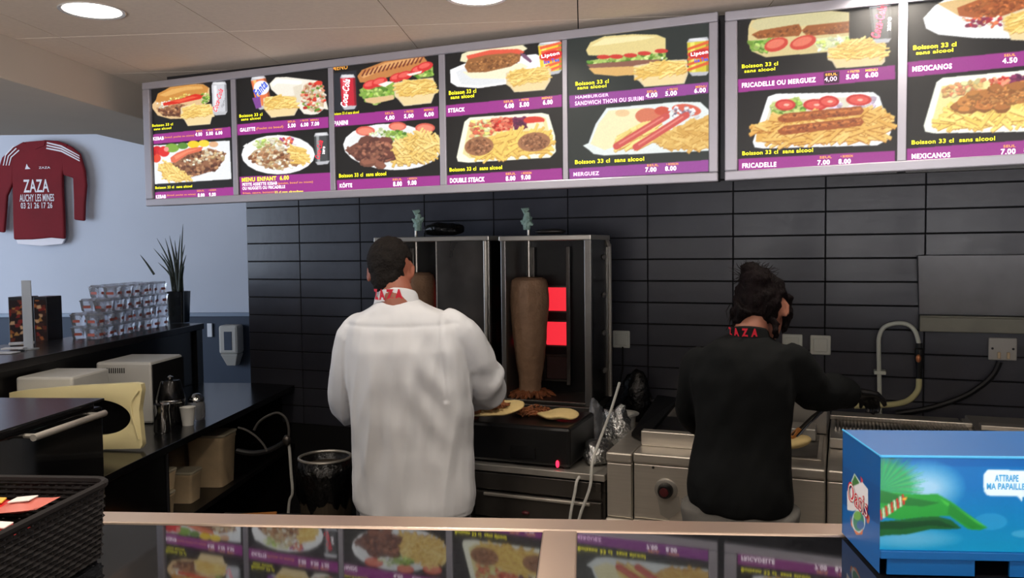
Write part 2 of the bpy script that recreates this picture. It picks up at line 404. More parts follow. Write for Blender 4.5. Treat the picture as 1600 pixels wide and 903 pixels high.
# ceiling: slab with single square boards in a 0.84 m grid
m = MB(); m.box((-1.978, -3.6, CZ+.065), (5, 7, CZ+.12)); ceil = gstruct('ceiling', m, 'ceiling_gap')
xs = [-1.978, -1.808]+[-1.808+.5993*i for i in range(1, 7)]; ys = [2.799+.5926*i for i in range(-8, 4)]
for i in range(len(xs)-1):
    for j in range(len(ys)-1):
        lamp_here = (i in (1, 3, 5)) and (j in (7, 5, 3))
        q = MB(); g = .0018; x0, x1, y0, y1 = xs[i]+g, xs[i+1]-g, ys[j]+g, ys[j+1]-g
        if lamp_here:      # board with a round cut-out
            cx, cy = (x0+x1)/2, (y0+y1)/2; n = 32; vs = []; fs = []
            for z in (CZ, CZ+.012):
                for k in range(n):
                    a = 2*math.pi*k/n; ca, sa = math.cos(a), math.sin(a); t = .0915
                    vs.append((cx+t*ca, cy+t*sa, z))
                for k in range(n):
                    a = 2*math.pi*k/n; ca, sa = math.cos(a), math.sin(a); e = max(abs(ca), abs(sa))
                    # square outline, corners snapped
                    px_, py_ = ca/e, sa/e
                    vs.append((cx+px_*(x1-x0)/2, cy+py_*(y1-y0)/2, z))
            for b in (0, 2*n):
                for k in range(n): fs.append((b+k, b+(k+1) % n, b+n+(k+1) % n, b+n+k))
            for k in range(n): fs.append((k, 2*n+k, 2*n+(k+1) % n, (k+1) % n)); fs.append((n+k, n+(k+1) % n, 3*n+(k+1) % n, 3*n+k))
            q.add(vs, fs)
        else: q.box((x0, y0, CZ), (x1, y1, CZ+.012))
        q.build('tile', 'ceiling_tile', ceil)
m = MB(); m.box((-8, -3.6, 2.66), (-1.9, 7, 2.75)); gstruct('ceiling_side', m, 'ceiling_tile')
# dropped beam beside the menu boards
m = MB(); pl = [(-1.978, -3.5), (-1.978, 4.598), (-2.456, 4.598), (-2.456, 4.07), (-3.284, 3.998), (-3.284, -3.5)]
m.prism(pl, (0, 0, 2.1797), (1, 0, 0), (0, 1, 0), (0, 0, 1), .52); b = gstruct('trim_3', m, 'beam', bevel=.004)
# recessed lights; the ones out of view are added to light the room
labels = {(3, 7): 'round recessed ceiling light cut off by the top edge, above the fourth menu panel', (1, 7): 'glowing round recessed ceiling light at the upper left near the beam'}
nl = 0
for i in (1, 3, 5):
    for j in (7, 5, 3):
        cx, cy = (xs[i]+xs[i+1])/2, (ys[j]+ys[j+1])/2; P = g2w(cx, cy, CZ)
        vis = (i, j) in labels
        t = thing('ceiling_light', labels.get((i, j), 'unseen round recessed ceiling light added over the customer side'), 'light', P, GA, 'round recessed ceiling lights')
        q = MB(); n = 32
        q.lathe([(0.0914, 0.0000), (0.0971, -0.0029), (0.0942, -0.0050), (0.0843, -0.0021), (0.0800, 0.0143), (0.0750, 0.0428), (0.0743, 0.0443), (0.0821, 0.0143), (0.0885, 0.0029)], n=n, cap=False); q.build('trim_ring', 'lamp_ring', t, smooth=True)
        q = MB(); q.lathe([(0.0743, 0.0371), (0.0428, 0.0328), (0.0007, 0.0314)], n=n); q.build('diffuser', 'lamp', t, smooth=True)
        q = MB(); q.lathe([(0.0928, 0.0093), (0.0928, 0.0535), (0.0007, 0.0535)], n=n, cap=False); q.build('housing', 'black_matt', t)
        l = bpy.data.lights.new('downlight', 'AREA'); l.shape = 'DISK'; l.size = .136; l.energy = 5 if vis else 6; l.color = (1, .90, .78); l.spread = math.radians(150)
        lo = bpy.data.objects.new('downlight', l); C.objects.link(lo); lo.parent = t; lo.location = (0, 0, .022)
# ================================================================== MENU BOARDS
BY = 2.7275
def bmap(px, py): P = at_y(px, py, BY); return (P.x, P.z)
ZB, ZT = 1.7885, 2.2854
YEL, PUR = 'ink_yellow', (158, 46, 140)
BK = (11, 11, 12); WH = (246, 246, 244)
BRN = [(150, 96, 62), (120, 74, 48), (176, 124, 84), (98, 56, 40), (196, 146, 104)]
PAL = [(236, 224, 196), (214, 190, 150), (244, 236, 214), (190, 150, 110), (200, 170, 120)]
GRN = [(130, 170, 60), (90, 140, 44), (180, 205, 110), (150, 190, 80)]
RED = [(214, 60, 44), (196, 40, 34), (232, 110, 84), (240, 140, 110)]
def frybox(A, b, fr, n=70, L=60, W=9):
    A.P(b, (226, 206, 168)); c = np.array(b); mid = c.mean(0)
    A.P([tuple(mid+(p-mid)*.93) for p in c], (238, 214, 160)); A.fries(fr, n, L, W, (-.7, .35))
def can(A, q, col, hi, lid=(190, 190, 195)):
    q = [np.array(p, float) for p in q]     # tl, tr, br, bl
    L = lambda u, v: tuple((q[0]*(1-u)+q[1]*u)*(1-v)+(q[3]*(1-u)+q[2]*u)*v)
    A.P([L(.1, 0), L(.9, 0), L(1, .09), L(1, .9), L(.85, 1), L(.15, 1), L(0, .9), L(0, .09)], lid)
    A.P([L(0, .1), L(1, .1), L(1, .9), L(0, .9)], col); A.P([L(.14, .1), L(.34, .1), L(.34, .9), L(.14, .9)], hi); A.P([L(.86, .1), L(1, .1), L(1, .9), L(.86, .9)], [v*.7 for v in col])
    A.E(*L(.5, .05), abs(q[1][0]-q[0][0])*.4, 8, (225, 225, 228)); return L
arts = []
def panel(x0, x1, bg=BK): A = Art(bmap, x0, x1, ZB, ZT, bg, .00115); arts.append(A); return A
# -- panel 1: kebab sandwich and kebab plate
A = panel(-2.6953, -2.2812).crop(220, 110, 4.106)
A.P([(66, 230), (95, 195), (115, 150), (190, 108), (300, 88), (400, 90), (440, 115), (440, 200), (270, 310), (190, 312), (110, 290)], (226, 190, 140))
A.P([(95, 200), (110, 150), (190, 110), (290, 92), (400, 92), (434, 112), (425, 150), (300, 175), (150, 214)], (204, 140, 66)); A.P([(120, 160), (200, 122), (300, 104), (390, 104), (400, 118), (280, 132), (160, 170)], (226, 172, 96))
A.chunks([(110, 245), (250, 215), (330, 230), (265, 300), (150, 290)], 70, 12, BRN, (140, 90, 60)); A.chunks([(100, 205), (250, 190), (260, 215), (110, 245)], 25, 10, [(236, 220, 190), (230, 200, 150), (244, 240, 230)])
A.P([(140, 212), (240, 186), (350, 152), (402, 160), (385, 184), (240, 215), (150, 228)], (214, 44, 28)); A.P([(200, 200), (330, 168), (370, 170), (250, 206)], (236, 90, 60))
A.chunks([(385, 150), (440, 140), (442, 200), (400, 215)], 26, 10, GRN+[(230, 225, 170)]); A.chunks([(170, 180), (300, 150), (330, 158), (190, 196)], 16, 9, [(240, 220, 130), (220, 190, 90)])
frybox(A, [(256, 240), (300, 222), (452, 216), (474, 296), (456, 302), (445, 346), (302, 358), (278, 316), (258, 306)], [(270, 244), (320, 226), (440, 222), (455, 282), (280, 306)])
L = can(A, [(452, 78), (548, 72), (556, 284), (462, 290)], (206, 206, 212), (236, 236, 240)); A.T('Coca-Cola', 474, 262, 516, 40, 'ink_red', .02, 1, 118, .5); A.T('light', 520, 240, 545, 22, 'ink_grey', .01, 1, 176, .4)
A.T('Boisson 33 cl', 74, 355, 207, 17, YEL, y1=344); A.T('sans alcool', 84, 378, 196, 15, YEL, y1=368)
A.P([(66, 412), (574, 362), (578, 430), (72, 474)], PUR); A.T('KEBAB', 80, 440, 148, 22, 'ink_white', .03, y1=433); A.T('(boeuf, poulet ou mixte)', 152, 432, 342, 16, 'ink_gold', .01, y1=418)
for t, u, v in (('SEUL', 376, 388), ('+ FRITES', 442, 383), ('MENU', 500, 378)): A.T(t, u-22, v, u+22, 11, 'ink_gold', .02)
for t, u, v in (('4.00', 372, 410), ('5.00', 442, 405), ('6.00', 502, 401)): A.T(t, u-22, v, u+22, 24, 'ink_white', .03)
A.P([(66, 482), (568, 450), (580, 696), (80, 730)], (236, 238, 240))
for x, y, r, c in ((105, 515, 32, (206, 30, 34)), (150, 520, 36, (222, 40, 36)), (100, 562, 30, (226, 70, 44)), (80, 530, 20, (190, 26, 30)), (200, 497, 46, (128, 170, 60)), (270, 484, 34, (92, 140, 50)), (338, 474, 38, (240, 206, 40)), (404, 468, 36, (246, 214, 60)), (466, 474, 30, (226, 176, 134)), (165, 505, 16, (244, 150, 140))): A.E(x, y, r, r*(.62 if x > 170 else .95), c)
A.E(330, 610, 235, 88, (250, 250, 250), -.28); A.E(330, 612, 222, 80, (232, 234, 236), -.28)
A.chunks([(190, 600), (300, 540), (440, 500), (540, 530), (535, 575), (470, 640), (380, 668), (300, 690)], 150, 14, BRN, (150, 100, 70)); A.chunks([(400, 505), (520, 525), (530, 570), (430, 560)], 26, 14, PAL)
A.chunks([(250, 580), (420, 540), (440, 580), (300, 620)], 24, 12, PAL)
A.P([(190, 560), (230, 530), (310, 498), (398, 490), (388, 516), (300, 540), (222, 592), (196, 588)], (226, 110, 78)); A.P([(215, 550), (300, 512), (380, 500), (300, 528), (225, 572)], (240, 140, 104))
A.fries([(112, 602), (190, 588), (250, 640), (330, 694), (250, 712), (150, 690)], 90, 60, 9, (-.3, 1.1))
A.P([(66, 730), (585, 697), (590, 750), (70, 790)], BK); A.T('Boisson 33 cl  sans alcool', 94, 755, 330, 17, YEL, y1=740)
A.P([(86, 780), (592, 746), (600, 806), (90, 838)], PUR); A.T('KEBAB', 98, 812, 162, 22, 'ink_white', .03, y1=807); A.T('(boeuf, poulet ou mixte)', 168, 804, 352, 15, 'ink_gold', .01, y1=794)
for t, u, v in (('SEUL', 385, 772), ('+ BOISSON', 460, 768)): A.T(t, u-24, v, u+24, 11, 'ink_gold', .02)
for t, u, v in (('8.00', 388, 800), ('9.00', 460, 796)): A.T(t, u-22, v, u+22, 24, 'ink_white', .03)
# -- panel 2: wrap and child menu
A = panel(-2.2591, -1.8214).crop(360, 90, 4.106)
L = can(A, [(128, 130), (222, 112), (272, 316), (176, 340)], (232, 120, 70), (248, 190, 120)); A.E(200, 195, 50, 46, (240, 240, 246)); A.P([(140, 260), (190, 250), (200, 320), (165, 330)], (130, 70, 150)); A.T('Fanta', 158, 240, 226, 62, 'ink_blue', .03, 1, 160, .2)
A.P([(250, 170), (290, 128), (360, 126), (580, 152), (626, 336), (600, 330), (560, 362), (520, 368), (470, 362), (420, 300), (300, 240), (262, 205)], (240, 234, 220)); A.P([(262, 165), (300, 136), (460, 150), (455, 176), (300, 168), (272, 190)], (250, 248, 240)); A.P([(400, 190), (460, 170), (450, 290), (420, 290)], (226, 216, 196))
A.chunks([(468, 180), (510, 156), (586, 170), (606, 260), (590, 330), (520, 350), (476, 320), (455, 250)], 110, 14, PAL+RED+GRN[:2]+[(250, 230, 220)], (220, 190, 160)); A.E(565, 164, 24, 14, (222, 60, 44))
frybox(A, [(210, 262), (260, 250), (420, 246), (432, 330), (410, 372), (262, 386), (232, 352), (212, 326)], [(222, 268), (300, 246), (410, 256), (414, 318), (240, 332)])
A.T('Boisson 33 cl', 58, 376, 206, 20, YEL, y1=362); A.T('sans alcool', 70, 398, 194, 17, YEL, y1=386)
A.P([(44, 428), (626, 380), (628, 450), (48, 500)], PUR); A.T('GALETTE', 62, 464, 160, 25, 'ink_white', .03, y1=458); A.T('(Poulet ou boeuf)', 166, 458, 340, 20, 'ink_gold', .01, y1=444)
for t, u, v in (('SEUL', 394, 410), ('+ FRITES', 474, 404), ('MENU', 540, 400)): A.T(t, u-26, v, u+26, 12, 'ink_gold', .02)
for t, u, v in (('5.00', 394, 436), ('6.00', 476, 430), ('7.00', 545, 425)): A.T(t, u-25, v, u+25, 26, 'ink_white', .03)
A.E(306, 622, 234, 126, (248, 248, 248)); A.P([(80, 570), (108, 548), (110, 580)], WH)
A.chunks([(140, 560), (200, 520), (300, 510), (320, 560), (220, 600)], 40, 16, [(226, 232, 170), (240, 244, 210), (190, 214, 110)], (232, 236, 190)); A.chunks([(310, 510), (410, 510), (420, 550), (330, 560)], 26, 13, RED+[(240, 220, 220), (170, 60, 140)])
A.chunks([(110, 640), (170, 590), (280, 570), (400, 590), (460, 650), (420, 690), (320, 716), (180, 690)], 150, 16, PAL+BRN[:3], (200, 150, 110)); A.fries([(380, 560), (470, 580), (510, 660), (420, 680), (380, 620)], 45, 60, 10, (-.2, .9))
A.chunks([(230, 520), (380, 540), (360, 600), (230, 590)], 40, 14, PAL)
L = can(A, [(534, 484), (626, 478), (636, 680), (544, 690)], (70, 72, 74), (150, 152, 154)); A.T('Coca-Cola', 558, 650, 580, 40, 'ink_red', .03, 1, 530, .4); A.T('zero', 598, 620, 602, 18, 'ink_white', .02, 1, 570)
A.P([(60, 764), (640, 736), (646, 868), (66, 890)], PUR)
A.T('MENU ENFANT  6.00', 74, 782, 376, 28, YEL, .03, y1=772); A.T('PETITE ASSIETTE KEBAB', 78, 814, 300, 20, 'ink_white', .02, y1=806); A.T('(poulet, boeuf ou mixte)', 306, 806, 530, 17, 'ink_gold', .01, y1=800)
A.T('OU NUGGETS OU FRICADELLE', 78, 838, 352, 20, 'ink_white', .02, y1=830); A.T('frites, sauce, boisson', 80, 868, 280, 14, 'ink_gold', .01, y1=864); A.T('33 cl non alcoolisee', 284, 862, 468, 15, YEL, .01, y1=858)
# -- panel 3: panini and kofte
A = panel(-1.8007, -1.3537).crop(510, 60, 3.613)
A.T('MENU', 34, 170, 120, 26, 'ink_gold', .02, y1=160); A.P([(36, 200), (170, 180), (175, 400), (40, 410)], (34, 38, 46))
L = can(A, [(78, 206), (162, 204), (172, 398), (90, 404)], (200, 34, 54), (232, 110, 120)); A.T('Coca-Cola', 98, 388, 116, 46, 'ink_white', .02, 1, 230, .4)
A.P([(175, 215), (200, 180), (330, 130), (470, 106), (545, 102), (566, 130), (560, 165), (400, 205), (250, 250), (190, 250)], (196, 128, 70)); A.P([(190, 212), (330, 140), (470, 114), (540, 110), (500, 134), (340, 170), (210, 226)], (222, 164, 104))
for k in range(15):
    x = 210+k*23; y = 196-k*5.4; A.P([(x-14, y+18), (x+8, y-18), (x+15, y-18), (x-5, y+20)], (110, 44, 30))
A.chunks([(185, 290), (260, 258), (390, 250), (400, 330), (330, 345), (260, 372), (205, 340)], 70, 17, GRN, (130, 170, 70)); A.chunks([(480, 190), (600, 160), (600, 215), (520, 225)], 30, 15, GRN, (130, 170, 70))
A.P([(215, 340), (380, 320), (380, 345), (270, 370), (225, 362)], (226, 190, 140))
for x, y in ((250, 262), (300, 248), (400, 222), (440, 212), (520, 178), (555, 160)): A.E(x, y, 46, 25, (216, 50, 50), -.3); A.E(x-4, y-4, 32, 13, (236, 100, 90), -.3)
A.P([(290, 262), (340, 244), (380, 246), (330, 276)], (246, 240, 232)); A.P([(450, 204), (540, 184), (530, 198), (470, 214)], (246, 236, 226))
frybox(A, [(380, 252), (440, 240), (600, 222), (626, 306), (608, 318), (590, 366), (436, 384), (404, 346), (384, 328)], [(394, 262), (450, 238), (596, 236), (612, 308), (410, 330)])
A.T('Boisson 33 cl sans alcool', 42, 428, 184, 16, YEL, .015, y1=414)
A.P([(38, 436), (628, 384), (630, 450), (42, 500)], PUR); A.T('PANINI', 44, 480, 122, 26, 'ink_white', .03, y1=474)
for t, u, v in (('SEUL', 357, 422), ('+ FRITES', 466, 413), ('MENU', 578, 403)): A.T(t, u-26, v, u+26, 13, 'ink_gold', .02)
for t, u, v in (('4,00', 358, 450), ('5,00', 466, 440), ('6,00', 580, 430)): A.T(t, u-27, v, u+27, 28, 'ink_white', .03)
A.E(370, 612, 275, 130, (248, 248, 248), .05); A.E(374, 612, 258, 116, (234, 236, 236), .05)
for x, y, r in ((220, 522, 54), (400, 496, 50), (555, 506, 56)): A.E(x, y, r, r*.5, (222, 96, 80)); A.E(x, y+2, r*.8, r*.36, (238, 140, 116))
A.chunks([(310, 530), (440, 515), (470, 545), (420, 575), (330, 570)], 50, 14, GRN+[(190, 220, 120)]); A.chunks([(230, 540), (320, 500), (330, 550), (260, 560)], 16, 12, [(240, 244, 220), (220, 230, 180)])
A.fries([(360, 600), (440, 560), (540, 530), (640, 560), (640, 630), (560, 690), (440, 712), (360, 700)], 190, 74, 12, (-1.2, 1.2), hi=(250, 226, 150), lo=(170, 118, 50))
A.chunks([(105, 630), (170, 590), (280, 555), (365, 580), (355, 690), (290, 716), (180, 690)], 26, 40, [(126, 76, 62), (106, 60, 50), (150, 94, 74)], (120, 72, 58)); A.chunks([(120, 620), (290, 570), (350, 600), (330, 690), (200, 690)], 80, 13, [(140, 88, 70), (92, 50, 44), (168, 110, 86)])
A.T('Boisson 33 cl  sans alcool', 72, 774, 338, 22, YEL, .02, y1=764)
A.P([(60, 798), (638, 772), (640, 832), (62, 862)], PUR); A.T('KÖFTE', 76, 830, 146, 28, 'ink_white', .03, y1=826)
for t, u, v in (('SEUL', 400, 796), ('+ BOISSON', 484, 791)): A.T(t, u-26, v, u+28, 12, 'ink_gold', .02)
for t, u, v in (('8.00', 402, 821), ('9.00', 484, 815)): A.T(t, u-25, v, u+25, 27, 'ink_white', .03)
# -- panel 4: steak sandwich and double steak
A = panel(-1.3302, -0.8875).crop(510, 60, 3.613)
A.P([(700, 178), (790, 140), (1180, 90), (1260, 130), (1200, 230), (1000, 262), (860, 282), (740, 274), (702, 250)], (250, 250, 250)); A.P([(730, 190), (800, 160), (1000, 200), (1010, 250), (860, 270), (760, 262)], (228, 230, 232))
A.P([(755, 130), (765, 90), (830, 62), (980, 38), (1100, 34), (1134, 60), (1100, 80), (900, 120), (800, 140)], (236, 228, 190)); A.P([(790, 100), (930, 66), (1080, 62), (1120, 78), (1090, 96), (900, 106), (800, 122)], (226, 90, 66)); A.P([(770, 190), (1100, 140), (1140, 160), (1020, 230), (820, 226)], (244, 238, 206))
A.P([(780, 160), (800, 120), (900, 96), (1040, 84), (1096, 92), (1090, 130), (1040, 160), (900, 192), (800, 194)], (154, 100, 56)); A.chunks([(790, 150), (900, 105), (1080, 95), (1070, 140), (900, 182), (810, 184)], 150, 9, [(168, 112, 62), (134, 84, 46), (190, 132, 78)])
A.P([(1090, 84), (1120, 90), (1160, 130), (1150, 140), (1108, 110)], (120, 80, 110))
L = can(A, [(1190, 26), (1322, 8), (1328, 196), (1212, 218)], (240, 206, 60), (250, 236, 120))
for k in range(6): A.P([(1200+k*8, 50+k*26), (1322, 20+k*26), (1326, 32+k*26), (1204+k*8, 66+k*26)], (236, 96, 60))
A.E(1264, 98, 66, 26, (214, 40, 46), -.22); A.T('Lipton', 1214, 106, 1316, 26, 'ink_white', .03, 1, 84); A.T('Ice Tea', 1228, 136, 1314, 22, 'ink_blue', .03, 1, 118)
frybox(A, [(1012, 196), (1060, 182), (1240, 160), (1266, 176), (1262, 240), (1230, 292), (1060, 306), (1036, 276), (1014, 262)], [(1024, 206), (1080, 176), (1240, 166), (1250, 236), (1040, 262)])
A.T('Boisson 33 cl', 692, 308, 846, 23, YEL, y1=296); A.T('sans alcool', 702, 333, 834, 20, YEL, y1=323)
A.P([(672, 378), (1326, 318), (1326, 386), (676, 444)], PUR); A.T('STEACK', 688, 408, 782, 24, 'ink_white', .03, y1=400)
for t, u, v in (('SEUL', 1028, 356), ('+ FRITES', 1114, 347), ('MENU', 1244, 336)): A.T(t, u-27, v, u+30, 13, 'ink_gold', .02)
for t, u, v in (('4.00', 1032, 381), ('5.00', 1118, 373), ('6.00', 1250, 360)): A.T(t, u-27, v, u+27, 27, 'ink_white', .03)
A.P([(736, 670), (780, 470), (810, 446), (1210, 420), (1252, 430), (1288, 550), (1292, 640), (1260, 672), (800, 700), (744, 694)], (250, 248, 226)); A.P([(770, 650), (806, 480), (830, 462), (1200, 440), (1236, 450), (1262, 560), (1262, 640), (810, 676)], (236, 222, 160))
A.chunks([(810, 470), (930, 455), (960, 530), (820, 560)], 60, 15, [(232, 228, 130), (240, 160, 110), (226, 110, 80), (240, 240, 180)], (232, 214, 130)); A.chunks([(930, 450), (1060, 446), (1050, 520), (950, 520)], 60, 12, RED+[(240, 150, 120)], (226, 110, 84)); A.chunks([(1050, 450), (1120, 445), (1130, 500), (1060, 515)], 40, 13, [(110, 30, 74), (140, 40, 90), (80, 20, 60)], (110, 30, 70))
A.E(1170, 462, 60, 22, (216, 60, 44)); A.P([(1130, 480), (1220, 470), (1230, 505), (1140, 512)], (250, 236, 200))
A.fries([(900, 560), (1050, 525), (1240, 520), (1262, 560), (1256, 640), (1000, 668), (820, 672)], 150, 90, 15, (-1.2, 1.0), hi=(248, 216, 110))
for cx, cy, rx in ((862, 608, 82), (1170, 584, 92)): A.E(cx, cy, rx, 54, (166, 112, 76), -.12); A.chunks([(cx+rx*.8*math.cos(a), cy+44*math.sin(a)) for a in [k*.7 for k in range(9)]], 120, 9, [(150, 96, 62), (186, 130, 92), (128, 80, 52)])
A.T('Boisson 33 cl  sans alcool', 696, 741, 992, 22, YEL, .02, y1=728)
A.P([(676, 772), (1326, 730), (1330, 796), (680, 834)], PUR); A.T('DOUBLE STEACK', 698, 802, 894, 27, 'ink_white', .03, y1=796)
for t, u, v in (('SEUL', 1036, 764), ('+ BOISSON', 1124, 760)): A.T(t, u-24, v, u+34, 13, 'ink_gold', .02)
for t, u, v in (('8.00', 1040, 790), ('9.00', 1126, 784)): A.T(t, u-27, v, u+27, 27, 'ink_white', .03)
# -- panel 5: burger and sausages, glare painted in as a paler ground
A = panel(-0.8718, -0.4013, (34, 42, 40)).crop(870, 20, 3.225)
A.P([(148, 190), (170, 150), (240, 120), (380, 110), (500, 112), (546, 130), (546, 205), (300, 218), (160, 216)], (226, 206, 140)); A.P([(170, 170), (240, 130), (400, 118), (500, 124), (420, 140), (230, 165)], (240, 228, 172))
A.chunks([(150, 245), (300, 220), (546, 205), (546, 235), (400, 250), (170, 262)], 60, 12, GRN+[(200, 220, 140), (232, 236, 200)], (170, 196, 100))
for x, y in ((235, 224), (300, 222), (370, 216), (440, 206), (525, 194)): A.E(x, y, 34, 11, (206, 60, 50))
A.P([(150, 262), (400, 240), (520, 236), (500, 262), (300, 282), (170, 280)], (140, 92, 76)); A.P([(160, 280), (390, 270), (390, 314), (300, 320), (190, 310)], (222, 176, 106))
frybox(A, [(386, 268), (560, 240), (652, 236), (658, 310), (640, 358), (440, 374), (412, 344), (388, 334)], [(400, 280), (500, 244), (640, 244), (648, 304), (410, 330)], 60)
L = can(A, [(652, 134), (764, 122), (764, 316), (664, 320)], (214, 196, 60), (236, 226, 110))
for k in range(5): A.P([(654, 180+k*26), (764, 140+k*26), (764, 156+k*26), (656, 192+k*26)], (222, 96, 50))
A.E(724, 208, 66, 24, (200, 44, 50), -.15); A.T('Lipton', 676, 214, 762, 24, 'ink_white', .03, 1, 198); A.T('Ice Tea', 694, 242, 762, 20, 'ink_blue', .03, 1, 232)
A.T('Boisson 33 cl', 94, 358, 262, 20, YEL, y1=344); A.T('sans alcool', 104, 378, 250, 17, YEL, y1=368)
A.P([(64, 418), (760, 350), (760, 404), (66, 480)], (150, 66, 150)); A.T('HAMBURGER', 94, 424, 262, 16, 'ink_pinkwhite', .02, y1=416); A.T('SANDWICH THON OU SURIMI', 92, 458, 438, 22, 'ink_pinkwhite', .03, y1=430)
for t, u, v in (('SEUL', 476, 396), ('+ FRITES', 578, 386), ('MENU', 722, 372)): A.T(t, u-22, v, u+32, 12, 'ink_gold', .02)
for t, u, v in (('4.00', 478, 415), ('5.00', 576, 406), ('6.00', 722, 391)): A.T(t, u-29, v, u+29, 24, 'ink_white', .03)
A.P([(132, 668), (160, 656), (196, 560), (250, 480), (600, 450), (720, 450), (762, 490), (762, 694), (240, 718), (186, 710), (160, 688)], (228, 234, 232)); A.P([(170, 660), (210, 560), (262, 492), (440, 480), (400, 640), (240, 690)], (240, 232, 186))
A.E(330, 505, 36, 18, (236, 200, 150)); A.E(460, 520, 66, 40, (214, 120, 90)); A.E(530, 494, 40, 22, (206, 84, 64)); A.E(650, 490, 74, 30, (216, 100, 80), .1); A.chunks([(560, 470), (650, 480), (740, 500), (700, 530), (580, 520)], 40, 13, [(226, 226, 236), (150, 130, 150), (214, 90, 70), (240, 240, 240)])
A.fries([(500, 640), (640, 560), (762, 520), (762, 680), (540, 676)], 130, 66, 16, (-.9, .7), base=(214, 166, 84), hi=(236, 200, 120)); A.fries([(300, 620), (420, 560), (520, 580), (440, 670), (320, 676)], 46, 90, 15, (-.7, -.3), base=(232, 204, 120))
for a, b in (((300, 672), (550, 520)), ((398, 676), (650, 515))):
    d = np.array(b)-np.array(a); nn = np.array((-d[1], d[0]))/np.linalg.norm(d)*17; a, b = np.array(a), np.array(b)
    A.P([tuple(a-nn), tuple(b-nn), tuple(b+nn), tuple(a+nn)], (206, 84, 78)); A.P([tuple(a-nn*.4), tuple(b-nn*.4), tuple(b+nn*.1), tuple(a+nn*.1)], (226, 130, 120)); A.E(*a, 17, 17, (206, 84, 78)); A.E(*b, 17, 17, (206, 84, 78))
A.T('Boisson 33 cl  sans alcool', 92, 752, 440, 21, YEL, .02, y1=736)
A.P([(64, 784), (760, 740), (760, 798), (66, 838)], (150, 66, 150)); A.T('MERGUEZ', 84, 814, 214, 20, 'ink_pinkwhite', .03, y1=808)
for t, u, v in (('SEUL', 476, 768), ('+ BOISSON', 574, 762)): A.T(t, u-22, v, u+38, 12, 'ink_gold', .02)
for t, u, v in (('7.00', 474, 790), ('8.00', 574, 784)): A.T(t, u-28, v, u+28, 24, 'ink_white', .03)
# -- panel 6: fricadelle
A = panel(-0.3199, 0.1471).crop(1120, 0, 3.1146)
A.P([(156, 130), (170, 100), (330, 70), (480, 48), (644, 62), (644, 250), (520, 256), (240, 280), (170, 250), (152, 200)], (216, 196, 140)); A.P([(165, 130), (190, 100), (330, 78), (400, 60), (500, 52), (640, 66), (636, 108), (400, 130), (200, 150)], (206, 196, 150))
A.P([(170, 170), (210, 150), (400, 118), (416, 150), (400, 176), (200, 190)], (156, 90, 44)); A.P([(414, 150), (440, 126), (644, 106), (644, 160), (440, 178)], (156, 90, 44)); A.chunks([(180, 170), (400, 126), (400, 168), (200, 184)], 60, 8, [(176, 106, 54), (134, 76, 38)]); A.chunks([(420, 150), (640, 116), (640, 152), (440, 172)], 60, 8, [(176, 106, 54), (134, 76, 38)])
A.chunks([(160, 200), (300, 190), (240, 250), (170, 250)], 36, 15, GRN, (140, 180, 80)); A.chunks([(460, 190), (644, 176), (640, 240), (500, 250)], 40, 14, [(232, 236, 190), (200, 214, 120), (240, 240, 220)], (226, 230, 180))
for x, y, rx in ((290, 218, 60), (420, 208, 66)): A.E(x, y, rx, 32, (206, 70, 56), -.3); A.E(x-4, y-4, rx*.75, 20, (228, 120, 96), -.3)
frybox(A, [(536, 240), (640, 200), (818, 190), (818, 300), (800, 318), (580, 334), (560, 300), (538, 292)], [(552, 250), (660, 190), (816, 190), (816, 272), (570, 290)], 80, 66)
L = can(A, [(738, 24), (846, 8), (848, 208), (760, 212)], (92, 94, 96), (140, 142, 144)); A.T('Coca-Cola', 770, 184, 806, 44, 'ink_red', .03, 1, 30, .3); A.T('zero', 838, 150, 842, 16, 'ink_white', .02, 1, 84)
A.T('Boisson 33 cl', 122, 322, 298, 19, YEL, y1=310); A.T('sans alcool', 134, 346, 284, 16, YEL, y1=335)
A.P([(104, 386), (866, 318), (866, 386), (106, 450)], PUR); A.T('FRICADELLE OU MERGUEZ', 122, 416, 482, 24, 'ink_white', .03, y1=388); A.P([(520, 354), (596, 348), (596, 404), (522, 410)], (60, 10, 50))
for t, u, v in (('SEUL', 554, 362), ('+ FRITES', 662, 348), ('MENU', 750, 341)): A.T(t, u-26, v, u+32, 12, 'ink_gold', .02)
A.T('4,00', 524, 386, 584, 26, 'ink_pinkwhite', .01)
for t, u, v in (('5.00', 660, 373), ('6.00', 754, 364)): A.T(t, u-31, v, u+31, 24, 'ink_white', .03)
A.P([(176, 690), (250, 470), (290, 456), (760, 448), (790, 470), (846, 640), (830, 680), (780, 706), (230, 722), (186, 716)], (246, 246, 246)); A.P([(216, 660), (270, 490), (750, 466), (816, 640), (780, 680), (230, 700)], (226, 220, 200))
A.chunks([(270, 500), (400, 470), (430, 540), (260, 570)], 40, 15, GRN+[(200, 210, 130)], (190, 204, 120)); A.chunks([(520, 500), (760, 470), (790, 520), (560, 540)], 30, 16, [(236, 226, 236), (210, 190, 210)])
for x, y, rx in ((334, 510, 50), (480, 510, 60), (545, 494, 50), (690, 486, 62)): A.E(x, y, rx, 28, (206, 52, 48)); A.E(x, y, rx*.76, 19, (226, 90, 80)); A.E(x+6, y, 14, 6, (240, 190, 170))
A.fries([(200, 600), (330, 560), (820, 530), (850, 610), (780, 680), (400, 695), (190, 690)], 210, 104, 15, (-.8, .5), base=(224, 170, 80), hi=(244, 212, 130), lo=(180, 110, 40))
